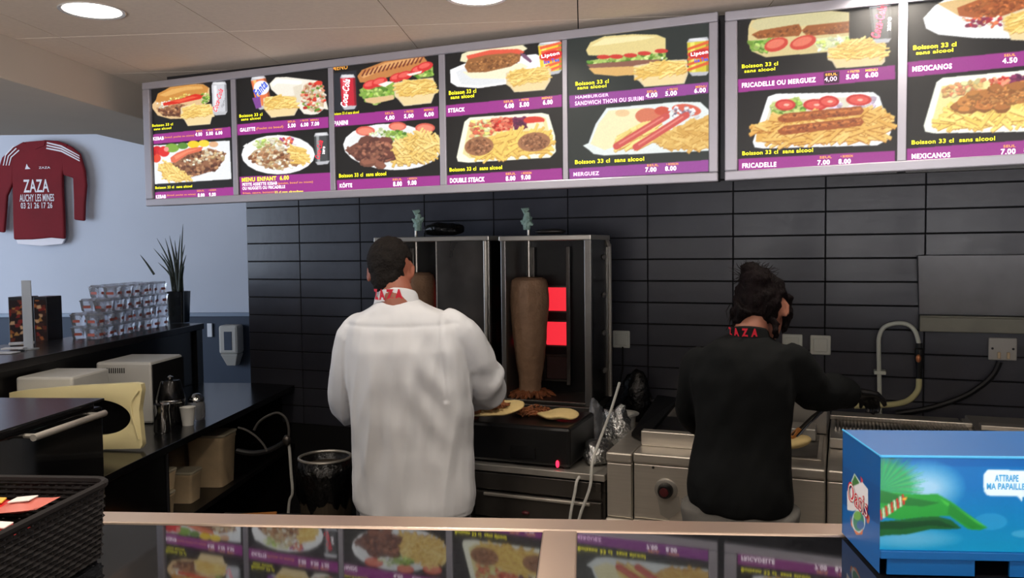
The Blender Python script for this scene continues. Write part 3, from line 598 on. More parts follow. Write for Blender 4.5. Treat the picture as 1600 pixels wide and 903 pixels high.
for y0, y1 in ((574, 538), (634, 592)):
    A.P([(296, y0), (330, y0-22), (700, y1-22), (716, y1), (700, y1+20), (330, y0+22), (300, y0+14)], (164, 84, 36)); A.P([(320, y0-10), (700, y1-14), (700, y1-2), (330, y0+2)], (206, 124, 62)); A.chunks([(320, y0+14), (320, y0-14), (690, y1-16), (690, y1+14)], 60, 8, [(184, 100, 46), (140, 66, 30)])
A.T('Boisson 33 cl  sans alcool', 124, 746, 468, 20, YEL, .02, y1=730)
A.P([(106, 772), (864, 732), (866, 796), (108, 830)], PUR); A.T('FRICADELLE', 124, 806, 290, 24, 'ink_white', .03, y1=800)
for t, u, v in (('SEUL', 520, 765), ('+ BOISSON', 622, 760)): A.T(t, u-20, v, u+40, 12, 'ink_gold', .02)
for t, u, v in (('7.00', 520, 790), ('8.00', 622, 785)): A.T(t, u-30, v, u+30, 24, 'ink_white', .03)
# -- panel 7: mexicanos
A = panel(0.1706, 0.6376).crop(1120, 0, 3.1146)
A.P([(1006, 90), (1060, 30), (1110, 0), (1500, -60), (1700, 0), (1700, 150), (1500, 190), (1250, 186), (1080, 170), (1020, 140)], (250, 250, 250)); A.P([(1075, 20), (1300, -30), (1500, -40), (1600, 0), (1500, 60), (1300, 90), (1180, 80)], (226, 190, 130)); A.P([(1170, 40), (1300, -10), (1560, -20), (1500, 60), (1300, 96), (1180, 80)], (178, 96, 50)); A.chunks([(1180, 50), (1300, 0), (1540, -10), (1490, 50), (1300, 88)], 120, 13, [(200, 116, 62), (156, 80, 42), (180, 98, 50)])
A.chunks([(1180, 90), (1400, 80), (1390, 130), (1220, 130)], 50, 14, [(200, 60, 70), (240, 226, 200), (150, 50, 80), (226, 120, 80)])
frybox(A, [(1388, 80), (1560, 20), (1700, 10), (1700, 170), (1560, 200), (1430, 196), (1418, 160), (1394, 150)], [(1400, 90), (1560, 30), (1700, 30), (1690, 140), (1420, 158)], 80, 66)
A.T('Boisson 33 cl', 956, 232, 1166, 22, YEL, y1=215); A.T('sans alcool', 970, 258, 1150, 18, YEL, y1=243)
A.P([(930, 302), (1720, 226), (1720, 300), (932, 376)], PUR); A.T('MEXICANOS', 952, 336, 1144, 26, 'ink_white', .03, y1=322)
for t, u, v in (('SEUL', 1424, 268), ('+ FRITES', 1530, 258), ('MENU', 1630, 250)): A.T(t, u-26, v, u+30, 13, 'ink_gold', .02)
for t, u, v in (('4.50', 1426, 294), ('5.50', 1534, 284), ('6.50', 1636, 274)): A.T(t, u-36, v, u+36, 27, 'ink_white', .03)
A.P([(1008, 610), (1070, 400), (1100, 378), (1500, 342), (1640, 340), (1760, 600), (1700, 636), (1060, 648), (1016, 640)], (250, 250, 238)); A.P([(1046, 600), (1096, 420), (1500, 366), (1620, 366), (1700, 590), (1090, 626)], (244, 230, 160))
A.chunks([(1100, 420), (1300, 385), (1300, 440), (1110, 470)], 60, 17, [(226, 190, 120), (240, 226, 160), (214, 150, 100), (240, 150, 110)], (236, 214, 140)); A.chunks([(1330, 385), (1430, 375), (1430, 430), (1340, 430)], 40, 16, RED+[(240, 160, 120)]); A.chunks([(1420, 370), (1560, 360), (1560, 410), (1430, 410)], 50, 16, [(120, 30, 90), (90, 20, 70), (150, 50, 100)])
A.fries([(1080, 560), (1180, 510), (1680, 500), (1700, 590), (1200, 620), (1090, 610)], 190, 100, 16, (-1.0, .7), hi=(252, 236, 140), base=(240, 206, 100))
A.chunks([(1170, 500), (1220, 450), (1330, 430), (1620, 400), (1640, 480), (1500, 500), (1300, 530), (1190, 530)], 30, 46, [(196, 130, 66), (180, 112, 56)], (190, 122, 60), .55, (-.3, .1)); A.chunks([(1180, 500), (1330, 440), (1600, 410), (1600, 480), (1300, 520)], 150, 9, [(210, 146, 80), (164, 100, 50)])
A.T('Boisson 33 cl  sans alcool', 948, 694, 1354, 21, YEL, .02, y1=672)
A.P([(926, 722), (1720, 664), (1720, 740), (926, 786)], PUR); A.T('MEXICANOS', 948, 762, 1136, 25, 'ink_white', .03, y1=752)
for t, u, v in (('SEUL', 1414, 711), ('+ BOISSON', 1530, 700)): A.T(t, u-20, v, u+40, 13, 'ink_gold', .02)
for t, u, v in (('7.00', 1418, 737), ('8.00', 1530, 728)): A.T(t, u-36, v, u+36, 27, 'ink_white', .03)
INKS = ['ink_yellow', 'ink_white', 'ink_gold', 'ink_red', 'ink_blue', 'ink_grey', 'ink_pinkwhite']
def board(name, label, x0, x1, lo, hi, fw, divs, arts_):
    """lo and hi: height of the outer bottom and top edge at the left and right end"""
    t = thing(name, label, 'menu board', ((x0+x1)/2, BY+.045, lo[0]))
    L = lambda x: lo[0]+(lo[1]-lo[0])*(x-x0)/(x1-x0)
    T_ = lambda x: hi[0]+(hi[1]-hi[0])*(x-x0)/(x1-x0)
    def slab(nm, mt, xa, xb, fa, fb, ya, yb, bev):
        q = MB(); vs = [(x, y, f(x)) for f in (fa, fb) for x, y in ((xa, ya), (xb, ya), (xb, yb), (xa, yb))]
        q.add(vs, [(0, 3, 2, 1), (4, 5, 6, 7), (0, 1, 5, 4), (1, 2, 6, 5), (2, 3, 7, 6), (3, 0, 4, 7)]); q.build(nm, mt, t, bevel=bev, world=True)
    slab('case', 'alu_dark', x0+.005, x1-.005, lambda x: L(x)+.005, lambda x: T_(x)-.005, BY+.004, BY+.09, 0)
    slab('frame_bar', 'alu', x0, x1, L, lambda x: L(x)+fw, BY-.010, BY+.015, .004)
    slab('frame_bar', 'alu', x0, x1, lambda x: T_(x)-fw, T_, BY-.010, BY+.015, .004)
    slab('frame_bar', 'alu', x0, x0+fw*1.25, lambda x: L(x)+fw, lambda x: T_(x)-fw, BY-.010, BY+.015, .004)
    slab('frame_bar', 'alu', x1-fw*.95, x1, lambda x: L(x)+fw, lambda x: T_(x)-fw, BY-.010, BY+.015, .004)
    for d0, d1 in divs: slab('divider', 'alu', d0, d1, lambda x: L(x)+fw, lambda x: T_(x)-fw, BY-.007, BY+.015, .002)
    inv = t.location
    for A in arts_:
        pn = A.mesh('menu_panel', ((-inv.x, BY-inv.y, -inv.z), (1, 0, 0), (0, 0, 1)), 'backlit_print', t)
        for s_, mid, wd, ht, ink, bold, rot, sh in A.texts:
            q = MB(); text_on(q, s_, (mid.x, BY-.0009, mid.y), (1, 0, 0), (0, 0, 1), wd, ht, bold, rot, sh)
            q.build('lettering', ink, pn, world=True)
    return t
board('menu_board', 'long backlit menu board with five food panels in a grey metal frame', -2.7403, -0.3713, (1.7728, 1.7835), (2.2897, 2.3161), 0.0300, [(-2.2819, -2.2584), (-1.8221, -1.8000), (-1.3545, -1.3295), (-0.8882, -0.8711)], arts[:5])
board('menu_board', 'shorter backlit menu board on the right with fricadelle and mexicanos panels', -0.3499, 0.6747, (1.7842, 1.8013), (2.314, 2.3097), 0.0307, [(0.1464, 0.1714)], arts[5:])

# bulkhead carrying the boards
m = MB(); m.box((-2.70, BY+.092, 1.80), (1.6, BY+.19, CZ-.001)); struct(m.build('trim_4', 'alu_dark'))
# ================================================================== FRONT COUNTER (turned with the ceiling grid)
CT = 1.2016
cnt = thing('counter', 'front counter with glossy black stone top and steel edge strips', 'counter', g2w(0, 0, 0), GA)
m = MB(); m.box((-2.4, .47, CT-.03), (-.0543, 1.0938, CT)); m.build('counter_top', 'stone', cnt, bevel=.002)
m = MB(); m.box((-.0114, .47, CT-.03), (2.3, 1.0938, CT)); m.build('counter_top', 'stone', cnt, bevel=.002)
m = MB(); m.box((-.0557, .47, CT-.03), (-.010, 1.096, CT+.0015)); o = m.build('divider_strip', 'edge_steel', cnt, bevel=.002)
m = MB(); m.box((-2.4, 1.0953, CT-.04), (2.3, 1.1438, CT+.002)); m.build('edge_strip', 'edge_steel', cnt, bevel=.003)
m = MB(); m.box((-2.4, .54, .08), (2.3, 1.11, CT-.03)); m.build('base', 'black_wood', cnt)
m = MB(); m.box((-2.4, .6, 0), (2.3, 1.06, .08)); m.build('plinth', 'black_matt', cnt)
for i in range(4):
    x = -2.38+i*1.17; m = MB(); m.box((x+.01, 1.11, .1), (x+1.15, 1.125, CT-.06)); m.build('panel', 'black_wood', cnt, bevel=.002)
# ---- black woven basket with packets
bk = thing('basket', 'dark woven plastic basket of packets on the counter at lower left', 'basket', g2w(-.714, .832, CT+.001), GA)
W2, D2, HB = .1285, .1464, .095
def ringpts(w_, d_, r=.0215, n=5):
    o = []
    for cx, cy, a0 in ((w_-r, d_-r, 0), (-w_+r, d_-r, 90), (-w_+r, -d_+r, 180), (w_-r, -d_+r, 270)):
        for k in range(n): a = math.radians(a0+90*k/(n-1)); o.append((cx+r*math.cos(a), cy+r*math.sin(a)))
    return o
m = MB(); m.tube([Vector((x, y, HB)) for x, y in ringpts(W2, D2)]+[Vector((W2, D2-.0215, HB))], .0045, 6); m.build('rim', 'basket', bk, smooth=True)
m = MB(); m.prism(ringpts(W2-.012, D2-.012), (0, 0, 0), (1, 0, 0), (0, 1, 0), (0, 0, 1), .004); m.build('bottom', 'basket', bk)
m = MB()
rp = ringpts(W2-.0015, D2-.0015, .0215, 6); N = len(rp)
def rpt(u, v, off=0):      # u along the outline 0..1, v height 0..1
    L = []; tot = 0
    for i in range(N): d = math.dist(rp[i], rp[(i+1) % N]); L.append(d); tot += d
    t = (u % 1)*tot; i = 0
    while t > L[i]: t -= L[i]; i += 1
    f_ = t/L[i]; a, b = rp[i], rp[(i+1) % N]; s_ = .965+.035*v+off*.5
    return Vector(((a[0]+(b[0]-a[0])*f_)*s_, (a[1]+(b[1]-a[1])*f_)*s_, .004+v*(HB-.006)))
for j in range(15):        # horizontal weavers wave in and out of the stakes
    m.tube([rpt(k/96, (j+.5)/15, .012*(1 if (k+j) % 2 else -1)) for k in range(97)], .0031, 4)
for k in range(96): m.tube([rpt((k+.5)/96, v) for v in (0, .5, 1)], .0022, 4)
tag(m.build('woven_wall', 'basket', bk), kind='stuff')
cols = ['panel_red', 'spotted', 'panel_red', 'panel_yellow', 'panel_red', 'panel_red', 'panel_green']
nmz = {'panel_red': 'red', 'panel_green': 'green', 'panel_yellow': 'yellow', 'spotted': 'orange-red'}
for i in range(20):
    x = -.075+.042*(i % 4)+random.uniform(-.008, .008); y = -.06+.046*((i//4) % 4)+random.uniform(-.008, .008)
    t = MB(); z = .018+.0034*i; wd, ln = .022, .032
    vs = []; fs = []
    for a in range(7):
        for b in range(5):
            u, v = a/6-.5, b/4-.5; h = .008*math.cos(u*math.pi)*math.cos(v*math.pi); vs.append((u*ln*2, v*wd*2, h))
    n1 = len(vs); vs += [(p[0], p[1], -p[2]) for p in vs]
    for a in range(6):
        for b in range(4): q = a*5+b; fs += [(q, q+1, q+6, q+5), (n1+q, n1+q+5, n1+q+6, n1+q+1)]
    t.add(vs, fs); pk = t.build('snack_packet', cols[i % 7], smooth=True); pk.rotation_euler = (random.uniform(-.15, .15), random.uniform(-.12, .12), GA+random.uniform(-.5, .5)); pk.location = g2w(-.714+x, .832+y+.02, CT+z+.009)
    tag(pk, nmz[cols[i % 7]]+' printed snack packet lying loose in the dark woven basket', 'packet', 'snack packets in the basket')
    s = MB(); s.box((-.014, -.009, .0068), (.014, .009, .0088)); s.build('print', ['panel_yellow', 'white_ink', 'panel_green', 'panel_red', 'white_ink', 'panel_yellow', 'panel_red'][i % 7], pk, bevel=.001)
# ---- blue cardboard display box
BX0, BX1, BD0, BD1, BZT = .3334, .70, .9618, 1.0996, 1.3405
bx = thing('display_box', 'bright blue cardboard drinks display box with leaf print on the counter', 'box', g2w(BX0, BD0, CT+.003), GA)
def loc(gt, gd, z): return (gt-BX0, gd-BD0, z-CT-.003)
def lbox(a, b): m = MB(); m.box(loc(*a), loc(*b)); return m
lbox((BX0, BD0+.003, BZT-.003), (BX1, BD1, BZT)).build('top', 'blue_card', bx, bevel=.001)
lbox((BX0, BD1-.003, CT+.004), (BX1, BD1, BZT-.003)).build('back', 'blue_card', bx)
lbox((BX1-.003, BD0+.003, CT+.004), (BX1, BD1-.003, BZT-.003)).build('side', 'blue_card', bx)
m = MB(); m.tube([loc(BX0, BD0, BZT), loc(BX1, BD0, BZT)], .0016, 6); m.tube([loc(BX0, BD0, BZT), loc(BX0, BD1, BZT)], .0012, 6); m.build('folded_edge', 'blue_edge', bx)
# left side print, plane gt = BX0
A = Art(lambda px, py: (lambda P: (w2g(P).y, P.z))(at_gt(px, py, BX0)), BD0, BD1, CT+.004, BZT, (6, 76, 142), .0005)
A.crop(1280, 640, 3.434)
A.P([(118, 92), (326, 240), (326, 420), (118, 300)], (4, 84, 152)); A.P([(118, 500), (326, 620), (326, 903), (200, 903), (118, 700)], (12, 96, 170))
A.E(212, 600, 36, 62, (206, 218, 226)); A.E(212, 600, 29, 52, (60, 140, 120)); A.E(206, 570, 20, 24, (120, 180, 90)); A.E(222, 620, 20, 24, (60, 110, 170))
A.P([(168, 560), (182, 640), (216, 664), (236, 640), (232, 670), (200, 672), (172, 620)], (216, 120, 80)); A.E(262, 588, 9, 24, (200, 110, 90))
A.P([(190, 345), (222, 395), (220, 430), (176, 430), (172, 390)], (206, 220, 206)); A.P([(192, 355), (214, 395), (212, 430), (182, 425), (178, 390)], (64, 124, 66)); A.P([(222, 360), (236, 380), (232, 410), (224, 400)], (200, 60, 80))
A.P([(150, 440), (185, 412), (232, 392), (262, 430), (262, 520), (235, 535), (180, 545), (152, 540)], (226, 226, 230))
sd = A.mesh('side', ((-0-0, -BD0, -CT-.003), (0, 1, 0), (0, 0, 1)), 'card_print', bx, noise_amt=.01)
m = MB()
c = at_gt(1280+205/3.434, 640+478/3.434, BX0-.0008)
text_on(m, 'Oasis', c, g2w(0, -1), (0, 0, 1), .075, .0257, .03, math.radians(-2)); m.build('lettering', 'red_letter', sd, world=True)
m = MB(); c2 = at_gt(1280+205/3.434, 640+478/3.434, BX0-.0014); text_on(m, 'Oasis', c2, g2w(0, -1), (0, 0, 1), .0705, .022, -.012, math.radians(-2)); m.build('lettering_core', 'white_ink', sd, world=True)
# front print, plane gd = BD0
fz0 = at_gd(1450, 640+755/3.434, BD0).z
A = Art(lambda px, py: (lambda P: (w2g(P).x, P.z))(at_gd(px, py, BD0)), BX0, BX1, fz0, BZT, (0, 100, 172), .00065)
A.crop(1280, 640, 3.434)
for k in range(40): t = k/39; A.P([(320, 400+k*10), (2200, 420+k*10), (2200, 800), (320, 790)], (int(0+14*t), int(100+50*t), int(172+28*t)))
A.P([(320, 240), (2200, 262), (2200, 330), (320, 300)], (0, 88, 162))
for k in range(14): A.E(560, 420, 230-k*12, 150-k*9, (80+k*8, 158+k*4, 205+k*2), soft=.84)
for k in range(12): A.E(480, 690, 300-k*20, 60-k*4, (100, 175, 215), soft=.88)
A.E(920, 600, 90, 45, (90, 175, 225), soft=.7); A.E(1120, 665, 90, 22, (120, 190, 230), soft=.6)
for k in range(46):        # fan palm rays
    a = math.radians(-98+k*3.2); L = 250+20*math.sin(k*1.7); x0, y0 = 326, 430
    q = (x0+math.cos(a)*L, y0+math.sin(a)*L*.86); nn = (-math.sin(a)*5, math.cos(a)*5)
    A.P([(x0, y0), (q[0]*.6+x0*.4-nn[0], q[1]*.6+y0*.4-nn[1]), q, (q[0]*.6+x0*.4+nn[0], q[1]*.6+y0*.4+nn[1])], (20+(k % 3)*24, 132+(k % 4)*12, 84), .15)
A.P([(322, 440), (480, 455), (640, 455), (720, 500), (800, 560), (905, 632), (860, 646), (800, 640), (700, 570), (560, 575), (430, 590), (322, 570)], (36, 146, 56)); A.P([(322, 430), (470, 470), (650, 500), (560, 520), (400, 510), (322, 500)], (28, 110, 48)); A.P([(640, 470), (760, 540), (905, 632), (780, 580), (680, 510)], (64, 176, 66)); A.P([(700, 500), (850, 610), (890, 636), (820, 636), (690, 560)], (30, 128, 50))
A.P([(322, 600), (440, 590), (560, 575), (640, 572), (710, 590), (764, 634), (740, 640), (600, 640), (470, 668), (360, 672), (322, 680)], (24, 92, 44)); A.P([(322, 600), (500, 600), (640, 590), (740, 634), (600, 620), (440, 640), (322, 640)], (14, 66, 34))
for k in range(9):         # red and white banded plume
    x = 330+k*15; y = 560-k*10; A.P([(x-4, y-26), (x+6, y-22), (x+12, y+28), (x+2, y+34)], (206, 30, 38) if k % 2 == 0 else (210, 214, 200))
A.P([(440, 480), (476, 468), (468, 490)], (216, 160, 50)); A.E(395, 262, 22, 5, (30, 70, 50))
A.P([(884, 350), (905, 325), (1500, 340), (1500, 470), (1090, 468), (1090, 495), (1064, 467), (905, 462), (884, 440)], (206, 228, 244))
for x, y in ((700, 380), (735, 460)): pass
fr = A.mesh('front', ((-BX0, 0, -CT-.003), (1, 0, 0), (0, 0, 1)), 'card_print', bx, noise_amt=.01)
def fm(x, y, e=.001): return at_gd(1280+x/3.434, 640+y/3.434, BD0-e)
for s_, x0, x1, y0, h in (('ATTRAPE', 944, 1070, 368, 36), ('MA PAPAILLE', 900, 1104, 412, 34)):
    a, b = fm(x0, y0), fm(x1, y0); q = MB(); text_on(q, s_, (a+b)/2, g2w(1, 0), (0, 0, 1), (b-a).length, (fm(x0, y0)-fm(x0, y0+h)).length, .02)
    q.build('lettering', 'blue_edge', fr, world=True)
# lower front: lip and flaps with two openings
lz = at_gd(1450, 640+800/3.434, BD0).z
gx = [w2g(at_gd(1280+x/3.434, 895, BD0)).x for x in (366, 836, 1024)]
m = MB(); m.box(loc(BX0, BD0-.004, lz), loc(BX1, BD0+.001, fz0)); m.build('lip', 'blue_card', bx, bevel=.001)
m = MB(); m.box(loc(gx[0], BD0+.001, CT+.003), loc(gx[1], BD0+.004, lz)); m.build('flap', 'blue_card', bx)
m = MB(); m.box(loc(gx[2], BD0+.001, CT+.003), loc(BX1, BD0+.004, lz)); m.build('flap', 'blue_card', bx)
# ================================================================== TILED-WALL FITTINGS
def wall_sw(name, px, py, s, label, cat, group=None):
    P = at_y(px, py, WY-.01); t = thing(name, label, cat, (P.x, WY-.0075, P.z), 0, group)
    m = MB(); m.box((-s/2, -.010, -s/2), (s/2, 0, s/2)); m.build('plate', 'socket_plastic', t, bevel=.006)
    m = MB(); m.box((-s*.34, -.017, -s*.34), (s*.34, -.0095, s*.34)); m.build('rocker', 'socket_plastic', t, bevel=.003); return t
wall_sw('light_switch', 971, 530, .085, 'white wall switch just right of the kebab grill', 'switch')
wall_sw('light_switch', 1238, 537, .088, 'white wall switch half hidden behind the woman in black', 'switch')
wall_sw('light_switch', 1282, 539, .088, 'square white wall switch right of the woman, clear of her shoulder', 'switch')
m = MB(); m.tube([(-1.0, WY-.018, 1.09), (-1.0, WY-.02, .98), (-1.02, WY-.03, .87)], .004, 6); tag(m.build('cable', 'cable_black', smooth=True), 'thin black cable hanging below the switch beside the kebab grill', 'cable')
# socket plate at the right with its cable
P = at_y(1566, 545, WY-.01); t = thing('cable_outlet', 'square white cable outlet plate below the steel wall panel', 'outlet', (P.x, WY-.0075, P.z))
m = MB(); m.box((-.052, -.016, -.047), (.052, 0, .047)); m.build('plate', 'pale_plastic', t, bevel=.004)
for sx in (-.038, .038): m = MB(); m.lathe([(.005, 0), (.005, .002), (.001, .002)], n=10); o = m.build('screw', 'black_metal', t); o.rotation_euler = (math.pi/2, 0, 0); o.location = (sx, -.016, .002)
for sx in (-.014, .02): m = MB(); m.box((sx-.006, -.026, -.04), (sx+.006, -.015, -.012)); m.build('clip', 'tan_plastic', t, bevel=.003)
pts = [at_y(x, y, WY-.03) for x, y in ((1562, 565), (1552, 585), (1530, 605), (1500, 622), (1450, 638), (1400, 646))]
m = MB(); m.tube(smooth_path(pts), .012, 8); tag(m.build('power_cable', 'cable_black', smooth=True), 'thick black cable curving down left from the outlet plate', 'cable')
# steel splash panel with its lower lip
a = at_y(1438, 399, WY-.05); b = at_y(1447, 518, WY-.05); c = at_y(1442, 493, WY-.08)
t = thing('steel_wall_panel', 'stained stainless steel wall panel with lower ledge at the right edge', 'wall panel', (a.x, WY-.008, b.z))
hh = a.z-b.z; hl = c.z-b.z
m = MB(); m.add([(0, -.02, hl), (.95, -.02, hl), (.95, -.05, hh), (-.01, -.05, hh), (0, 0, hl), (.95, 0, hl), (.95, 0, hh), (-.01, 0, hh)], [(0, 1, 2, 3), (4, 7, 6, 5), (0, 4, 5, 1), (3, 2, 6, 7), (0, 3, 7, 4), (1, 5, 6, 2)]); m.build('plate', 'panel_steel', t, bevel=.002)
m = MB(); m.box((0, -.05, 0), (.95, 0, hl-.002)); m.build('ledge', 'panel_ledge', t, bevel=.003)
m = MB(); m.box((0, -.056, hl-.010), (.95, -.04, hl)); m.build('greasy_bead', 'panel_ledge', t, bevel=.003)
# gas pipe, valve and hose
y_ = WY-.06
t = thing('gas_pipe', 'white gas pipe bending down to a black valve and yellowed hose', 'pipe', at_y(1375, 650, y_))
pts = [at_y(x, y, y_) for x, y in ((1375, 652), (1374, 600), (1373, 545), (1374, 525), (1382, 511), (1400, 505), (1418, 507), (1430, 518), (1436, 538))]
m = MB(); m.tube(smooth_path(pts), .0095, 10); m.build('pipe', 'pipe', t, smooth=True, world=True)
p = at_y(1375, 582, y_); m = MB(); m.box((p.x-.024, p.y-.012, p.z-.008), (p.x+.024, p.y+.05, p.z+.008)); m.build('clamp', 'pipe', t, bevel=.003, world=True)
pts = [at_y(x, y, y_) for x, y in ((1436, 536), (1437, 562), (1436, 596))]
m = MB(); m.tube([pts[0], pts[0]*.7+pts[1]*.3, pts[0]*.65+pts[1]*.35, pts[1], pts[1]*.6+pts[2]*.4, pts[2]], [.014, .014, .019, .019, .013, .011], 10); m.build('valve', 'valve', t, smooth=True, world=True)
p = at_y(1435, 560, y_-.02); m = MB(); m.ball(p, (.011, .008, .018)); m.build('valve_nut', 'copper', t, smooth=True, world=True)
pts = [at_y(x, y, y_-dy) for x, y, dy in ((1436, 592, 0), (1434, 610, .01), (1420, 625, .03), (1400, 631, .05), (1375, 633, .07), (1345, 634, .09), (1335, 634, .09))]
m = MB(); m.tube(smooth_path(pts), .0125, 10); m.build('hose', 'hose', t, smooth=True, world=True)
# grey cable duct grille low on the wall
t = thing('wall_grille', 'small grey slotted rack against the tiles behind the hob', 'rack', (-.81, WY-.04, .80))
m = MB(); m.box((-.075, -.012, -.045), (.075, -.004, .045)); m.build('back', 'black_matt', t)
for k in range(7): m = MB(); m.box((-.068+k*.021, -.03, -.04), (-.06+k*.021, -.012, .03)); m.build('slat', 'alu', t)
for z in (-.045, .037): m = MB(); m.box((-.078, -.034, z), (.078, -.004, z+.008)); m.build('rail', 'alu', t, bevel=.002)
# ================================================================== STEEL WORK UNITS
# low drawer unit under the grills
DU = thing('drawer_unit', 'low stainless steel drawer unit under the kebab grills', 'drawer unit', (-1.45, 2.88, 0))
m = MB(); m.box((-.37, .02, .1), (.655, 1.08, .735)); m.build('carcass', 'steel_dark', DU)
m = MB(); m.box((-.64, .46, .1), (-.375, 1.08, .75)); m.build('side_shelf', 'steel_dark', DU)
m = MB(); m.box((-.38, -.01, .735), (.66, 1.09, .76)); m.build('worktop', 'steel_worn', DU, bevel=.003)
for i, (z0, z1) in enumerate(((.665, .728), (.56, .655), (.36, .55), (.14, .35))):
    for x0, x1 in ((-.36, .135), (.145, .645)):
        m = MB(); m.box((x0, -.004, z0), (x1, .02, z1)); d = m.build('drawer', 'steel_dark', DU, bevel=.003)
        if i in (1, 2, 3): m = MB(); m.box((x0+.04, -.014, z1-.014), (x1-.04, -.003, z1-.002)); m.build('handle', 'steel', d, bevel=.003)
        if i == 1: m = MB(); m.ball(((x0+x1)/2-.04, -.01, z0+.03), (.016, .01, .008)); m.build('badge', 'knob_red', d)
for x in (-.33, .61):
    for y in (.08, 1.0): m = MB(); m.lathe([(.02, 0), (.02, .1)], (x, y, 0), 12); m.build('leg', 'steel_dark', DU)
# hob and fryer row
def unit(name, label, x0, x1, y0, ztop, cat, knob=None, top='steel'):
    t = thing(name, label, cat, ((x0+x1)/2, y0, 0)); w_ = (x1-x0)/2-.0015
    m = MB(); m.box((-w_, .012, .1), (w_, 1.0, ztop-.03)); m.build('carcass', 'steel_worn', t)
    m = MB(); m.box((-w_, -.006, ztop-.035), (w_, 1.04, ztop)); m.build('worktop', top, t, bevel=.006)
    m = MB(); m.box((-w_+.002, 0, ztop-.235), (w_-.002, .014, ztop-.04)); m.build('control_panel', 'steel', t, bevel=.003)
    m = MB(); m.box((-w_, -.018, ztop-.262), (w_, .014, ztop-.238)); m.build('rail', 'steel', t, bevel=.005)
    m = MB(); m.box((-w_+.003, 0, .12), (w_-.003, .014, ztop-.265)); m.build('door', 'steel_worn', t, bevel=.003)
    for sx in (-1, 1):
        for y in (.08, .9): m = MB(); m.lathe([(.02, 0), (.02, .1)], (sx*(w_-.03), y, 0), 12); m.build('leg', 'steel_dark', t)
    if knob:
        kx, kz = knob; k = MB(); k.lathe([(.040, 0), (.040, .004), (.034, .006)], n=28); o = k.build('dial', 'steel_worn', t, smooth=True); o.rotation_euler = (math.pi/2, 0, 0); o.location = (kx, -.001, kz)
        k = MB(); k.lathe([(.027, 0), (.027, .006), (.024, .026), (.021, .03), (.001, .03)], n=24); o2 = k.build('knob', 'black_metal', o, smooth=True); o2.location = (0, 0, .006)
        k = MB(); k.lathe([(.016, 0), (.015, .004), (.001, .005)], n=16); o3 = k.build('knob_cap', 'knob_red', o, smooth=True); o3.location = (0, 0, .035)
        k = MB(); k.ball((kx-.045, -.002, kz+.075), .005); k.build('pilot_hole', 'black_metal', t)
        k = MB(); k.prism([(kx-.03, kz-.03), (kx+.045, kz-.02), (kx+.05, kz-.07), (kx+.01, kz-.105), (kx-.02, kz-.09)], (0, -.001, 0), (1, 0, 0), (0, 0, 1), (0, -1, 0), .002); k.build('worn_patch', 'steel_worn', t)
    return t
unit('spacer_unit', 'narrow plain steel unit left of the hob', -.787, -.69, 2.88, .845, 'work unit')
hob = unit('hob', 'stainless hob unit with one round dark control knob', -.688, -.30, 2.88, .85, 'hob', (.494-.57, .727))
m = MB(); m.box((-.19, .11, .85), (.19, .15, .905)); m.build('splash_rail', 'steel', hob, bevel=.004)
f2 = unit('fryer', 'steel fryer unit behind the woman with open well', -.298, -.045, 2.88, .845, 'fryer')
m = MB(); m.box((-.11, .1, .846), (.11, .5, .85)); m.build('well_rim', 'steel', f2, bevel=.001)
m = MB(); m.box((-.095, .115, .8505), (.095, .485, .853)); m.build('well', 'steel_dark', f2)
m = MB(); m.box((-.12, .52, .85), (.12, .56, .97)); m.build('upstand', 'steel_worn', f2, bevel=.003)
m = MB(); m.box((-.085, .36, .8535), (.085, .48, .90)); m.build('basket_block', 'steel_worn', f2, bevel=.006)
dr = unit('griddle_unit', 'steel unit with ridged drain top at the right', -.043, .46, 2.88, .845, 'griddle')
m = MB(); m.box((-.248, .30, .847), (.248, .66, .885)); m.build('raised_body', 'steel_worn', dr, bevel=.004)
m = MB(); m.box((-.25, .64, .885), (.25, .66, .902)); m.build('back_rail', 'steel', dr, bevel=.003)
for k in range(36):
    m = MB(); x = -.232+k*.0128; m.add([(x, .42, .886), (x+.009, .42, .886), (x+.0045, .42, .904), (x, .62, .886), (x+.009, .62, .886), (x+.0045, .62, .904)], [(0, 1, 2), (3, 5, 4), (0, 2, 5, 3), (1, 4, 5, 2), (0, 3, 4, 1)]); m.build('ridge', 'chrome', dr)
d2 = unit('sink_unit', 'steel unit mostly hidden behind the blue display box', .462, 1.1, 2.88, .845, 'work unit')
m = MB(); m.box((-.317, .30, .847), (.317, .90, .885)); m.build('raised_body', 'steel_worn', d2, bevel=.004)
m = MB(); m.box((-.30, .6, .886), (.31, .66, .905)); m.build('back_rail', 'steel', d2, bevel=.003)
# black pan on the hob
t = thing('griddle_plate', 'black cast griddle plate on the hob, left of the woman', 'griddle plate', (-.60, 3.12, .851))
m = MB(); m.box((-.10, -.06, 0), (.22, .32, .022)); m.build('plate', 'black_metal', t, bevel=.006)
m = MB(); m.add([(-.15, .0, 0), (-.08, -.08, 0), (-.02, .3, .09), (-.12, .34, .09), (-.15, .0, .015), (-.08, -.08, .015), (-.02, .3, .105), (-.12, .34, .105)], [(0, 3, 2, 1), (4, 5, 6, 7), (0, 1, 5, 4), (1, 2, 6, 5), (2, 3, 7, 6), (3, 0, 4, 7)]); m.build('splash_guard', 'black_metal', t)
